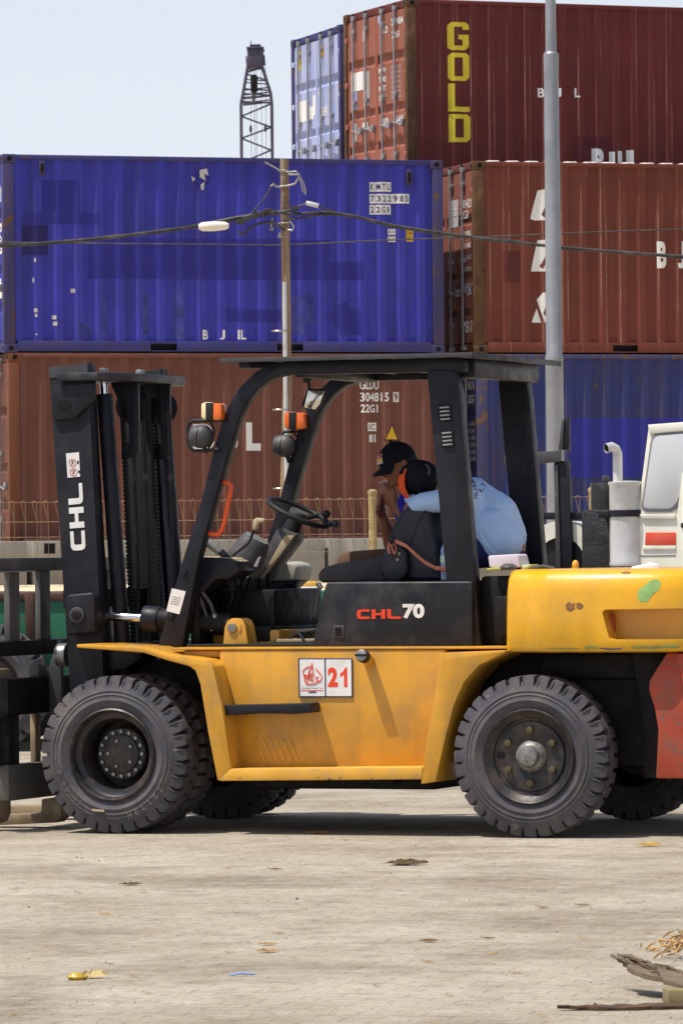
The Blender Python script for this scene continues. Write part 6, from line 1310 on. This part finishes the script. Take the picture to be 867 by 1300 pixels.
v1 = gpt(778, 1240); hz = (1240-1217)*v1.y/CF
plank('broken_plank', 'splintered grey plank tilted upwards at the lower right corner', (784, 1258), .088, (964, 1281), .012, .15, .015, WOOD, .014)
plank('broken_plank', 'flat dark plank lying on the ground under the splintered grey one', (708, 1284), .002, (960, 1278), .002, .11, .009, WOODD, .01)
pl0 = bpy.data.objects['broken_plank']; q = MB()
for k in range(16):
    r_ = random.Random(k); x = r_.uniform(-.03, .30); y = r_.uniform(-.06, .06)*min(1, .3+x*4+.1); z = .088-(.076*x/.62)+.02+.012*r_.random(); L_ = r_.uniform(.05, .16); q.tube([(x, y, z), (x+L_*.5, y+r_.uniform(-.006, .006), z-L_*.05+.004), (x+L_, y+r_.uniform(-.01, .01), z-L_*.12-.004)], [.002, .005, .002], WOOD if k % 3 else WOODD, n=5)
for k in range(5):
    y = -.016+.008*k; q.tube([(.03, y, .104), (-.012-.012*(k*37 % 5)/2, y*1.2, .110+.002*k)], [.005, .0012], WOOD, n=5)
q.build('splinters', pl0)
v = gpt(858, 1274); t = thing('wood_block', 'short yellowish wood block propping the splintered grey plank', 'wood', (v.x, v.y, 0), .1); q = MB(); q.box(-.035, .3, -.05, .05, .0, .045, WOODY, .005); q.build('block_body', t)
HUSK = M('dry_husk_fibre', (140, 110, 72), .9, var=.3, vscale=40)
v = gpt(848, 1218); q = MB(); s_ = v.y/CF
for k in range(95):
    x, y = random.gauss(8, 15)*s_, random.gauss(0, .09); z = max(.003, random.gauss(.02, .015)+max(0, .035-abs(x-.05)*.3)); L_ = random.uniform(.02, .055); a = random.uniform(0, pi); e_ = random.uniform(-.3, .9)
    p = Vector((x, y, z)); d = Vector((cos(a)*cos(e_), sin(a)*cos(e_), sin(abs(e_)))); q.tube([p, p+d*L_*.5+Vector((0, 0, .004)), p+d*L_], [.0022, .004, .0012], random.choice((HUSK, LEAFD, LEAFT, HUSK)), n=5)
o_ = q.build('dry_husks'); o_.location = (v.x, v.y, 0); tag(o_, 'heap of dry husks and twigs at the right edge above the splintered plank', 'dry husks', kind='stuff')
GRIT = M('pale_grit', (150, 138, 120), .9, var=.4, vscale=20); GRITD = M('dark_grit', (70, 62, 54), .9, var=.3, vscale=20)
q = MB(); V, F = [], []; V2, F2 = [], []
cl_ = [(random.uniform(-1.3, 1.3), 15+14*random.random()**1.3) for _ in range(46)]
for k in range(2300):
    if k % 3: c0_ = random.choice(cl_); y = c0_[1]+random.gauss(0, .35); x = c0_[0]*c0_[1]/15+random.gauss(0, .09)
    else: y = 15.0+14.5*random.random()**1.3; x = random.uniform(-1.25, 1.25)*y/15
    r = random.uniform(.0015, .0055)*(1.9 if random.random() < .04 else 1)
    VV, FF = (V, F) if random.random() < .84 else (V2, F2); i = len(VV); a = random.random()*6; h = r*random.uniform(.5, 1.0)
    for j in range(5): VV.append((x+r*cos(a+j*1.257)*random.uniform(.7, 1.3), y+r*sin(a+j*1.257)*1.4, -.001))
    VV.append((x+r*.2, y, h)); FF += [(i+j, i+(j+1) % 5, i+5) for j in range(5)]
q.raw(V, F, GRIT); q.raw(V2, F2, GRITD); tag(q.build('grit'), 'loose grit and crumbs strewn over the paving', 'grit', kind='stuff')
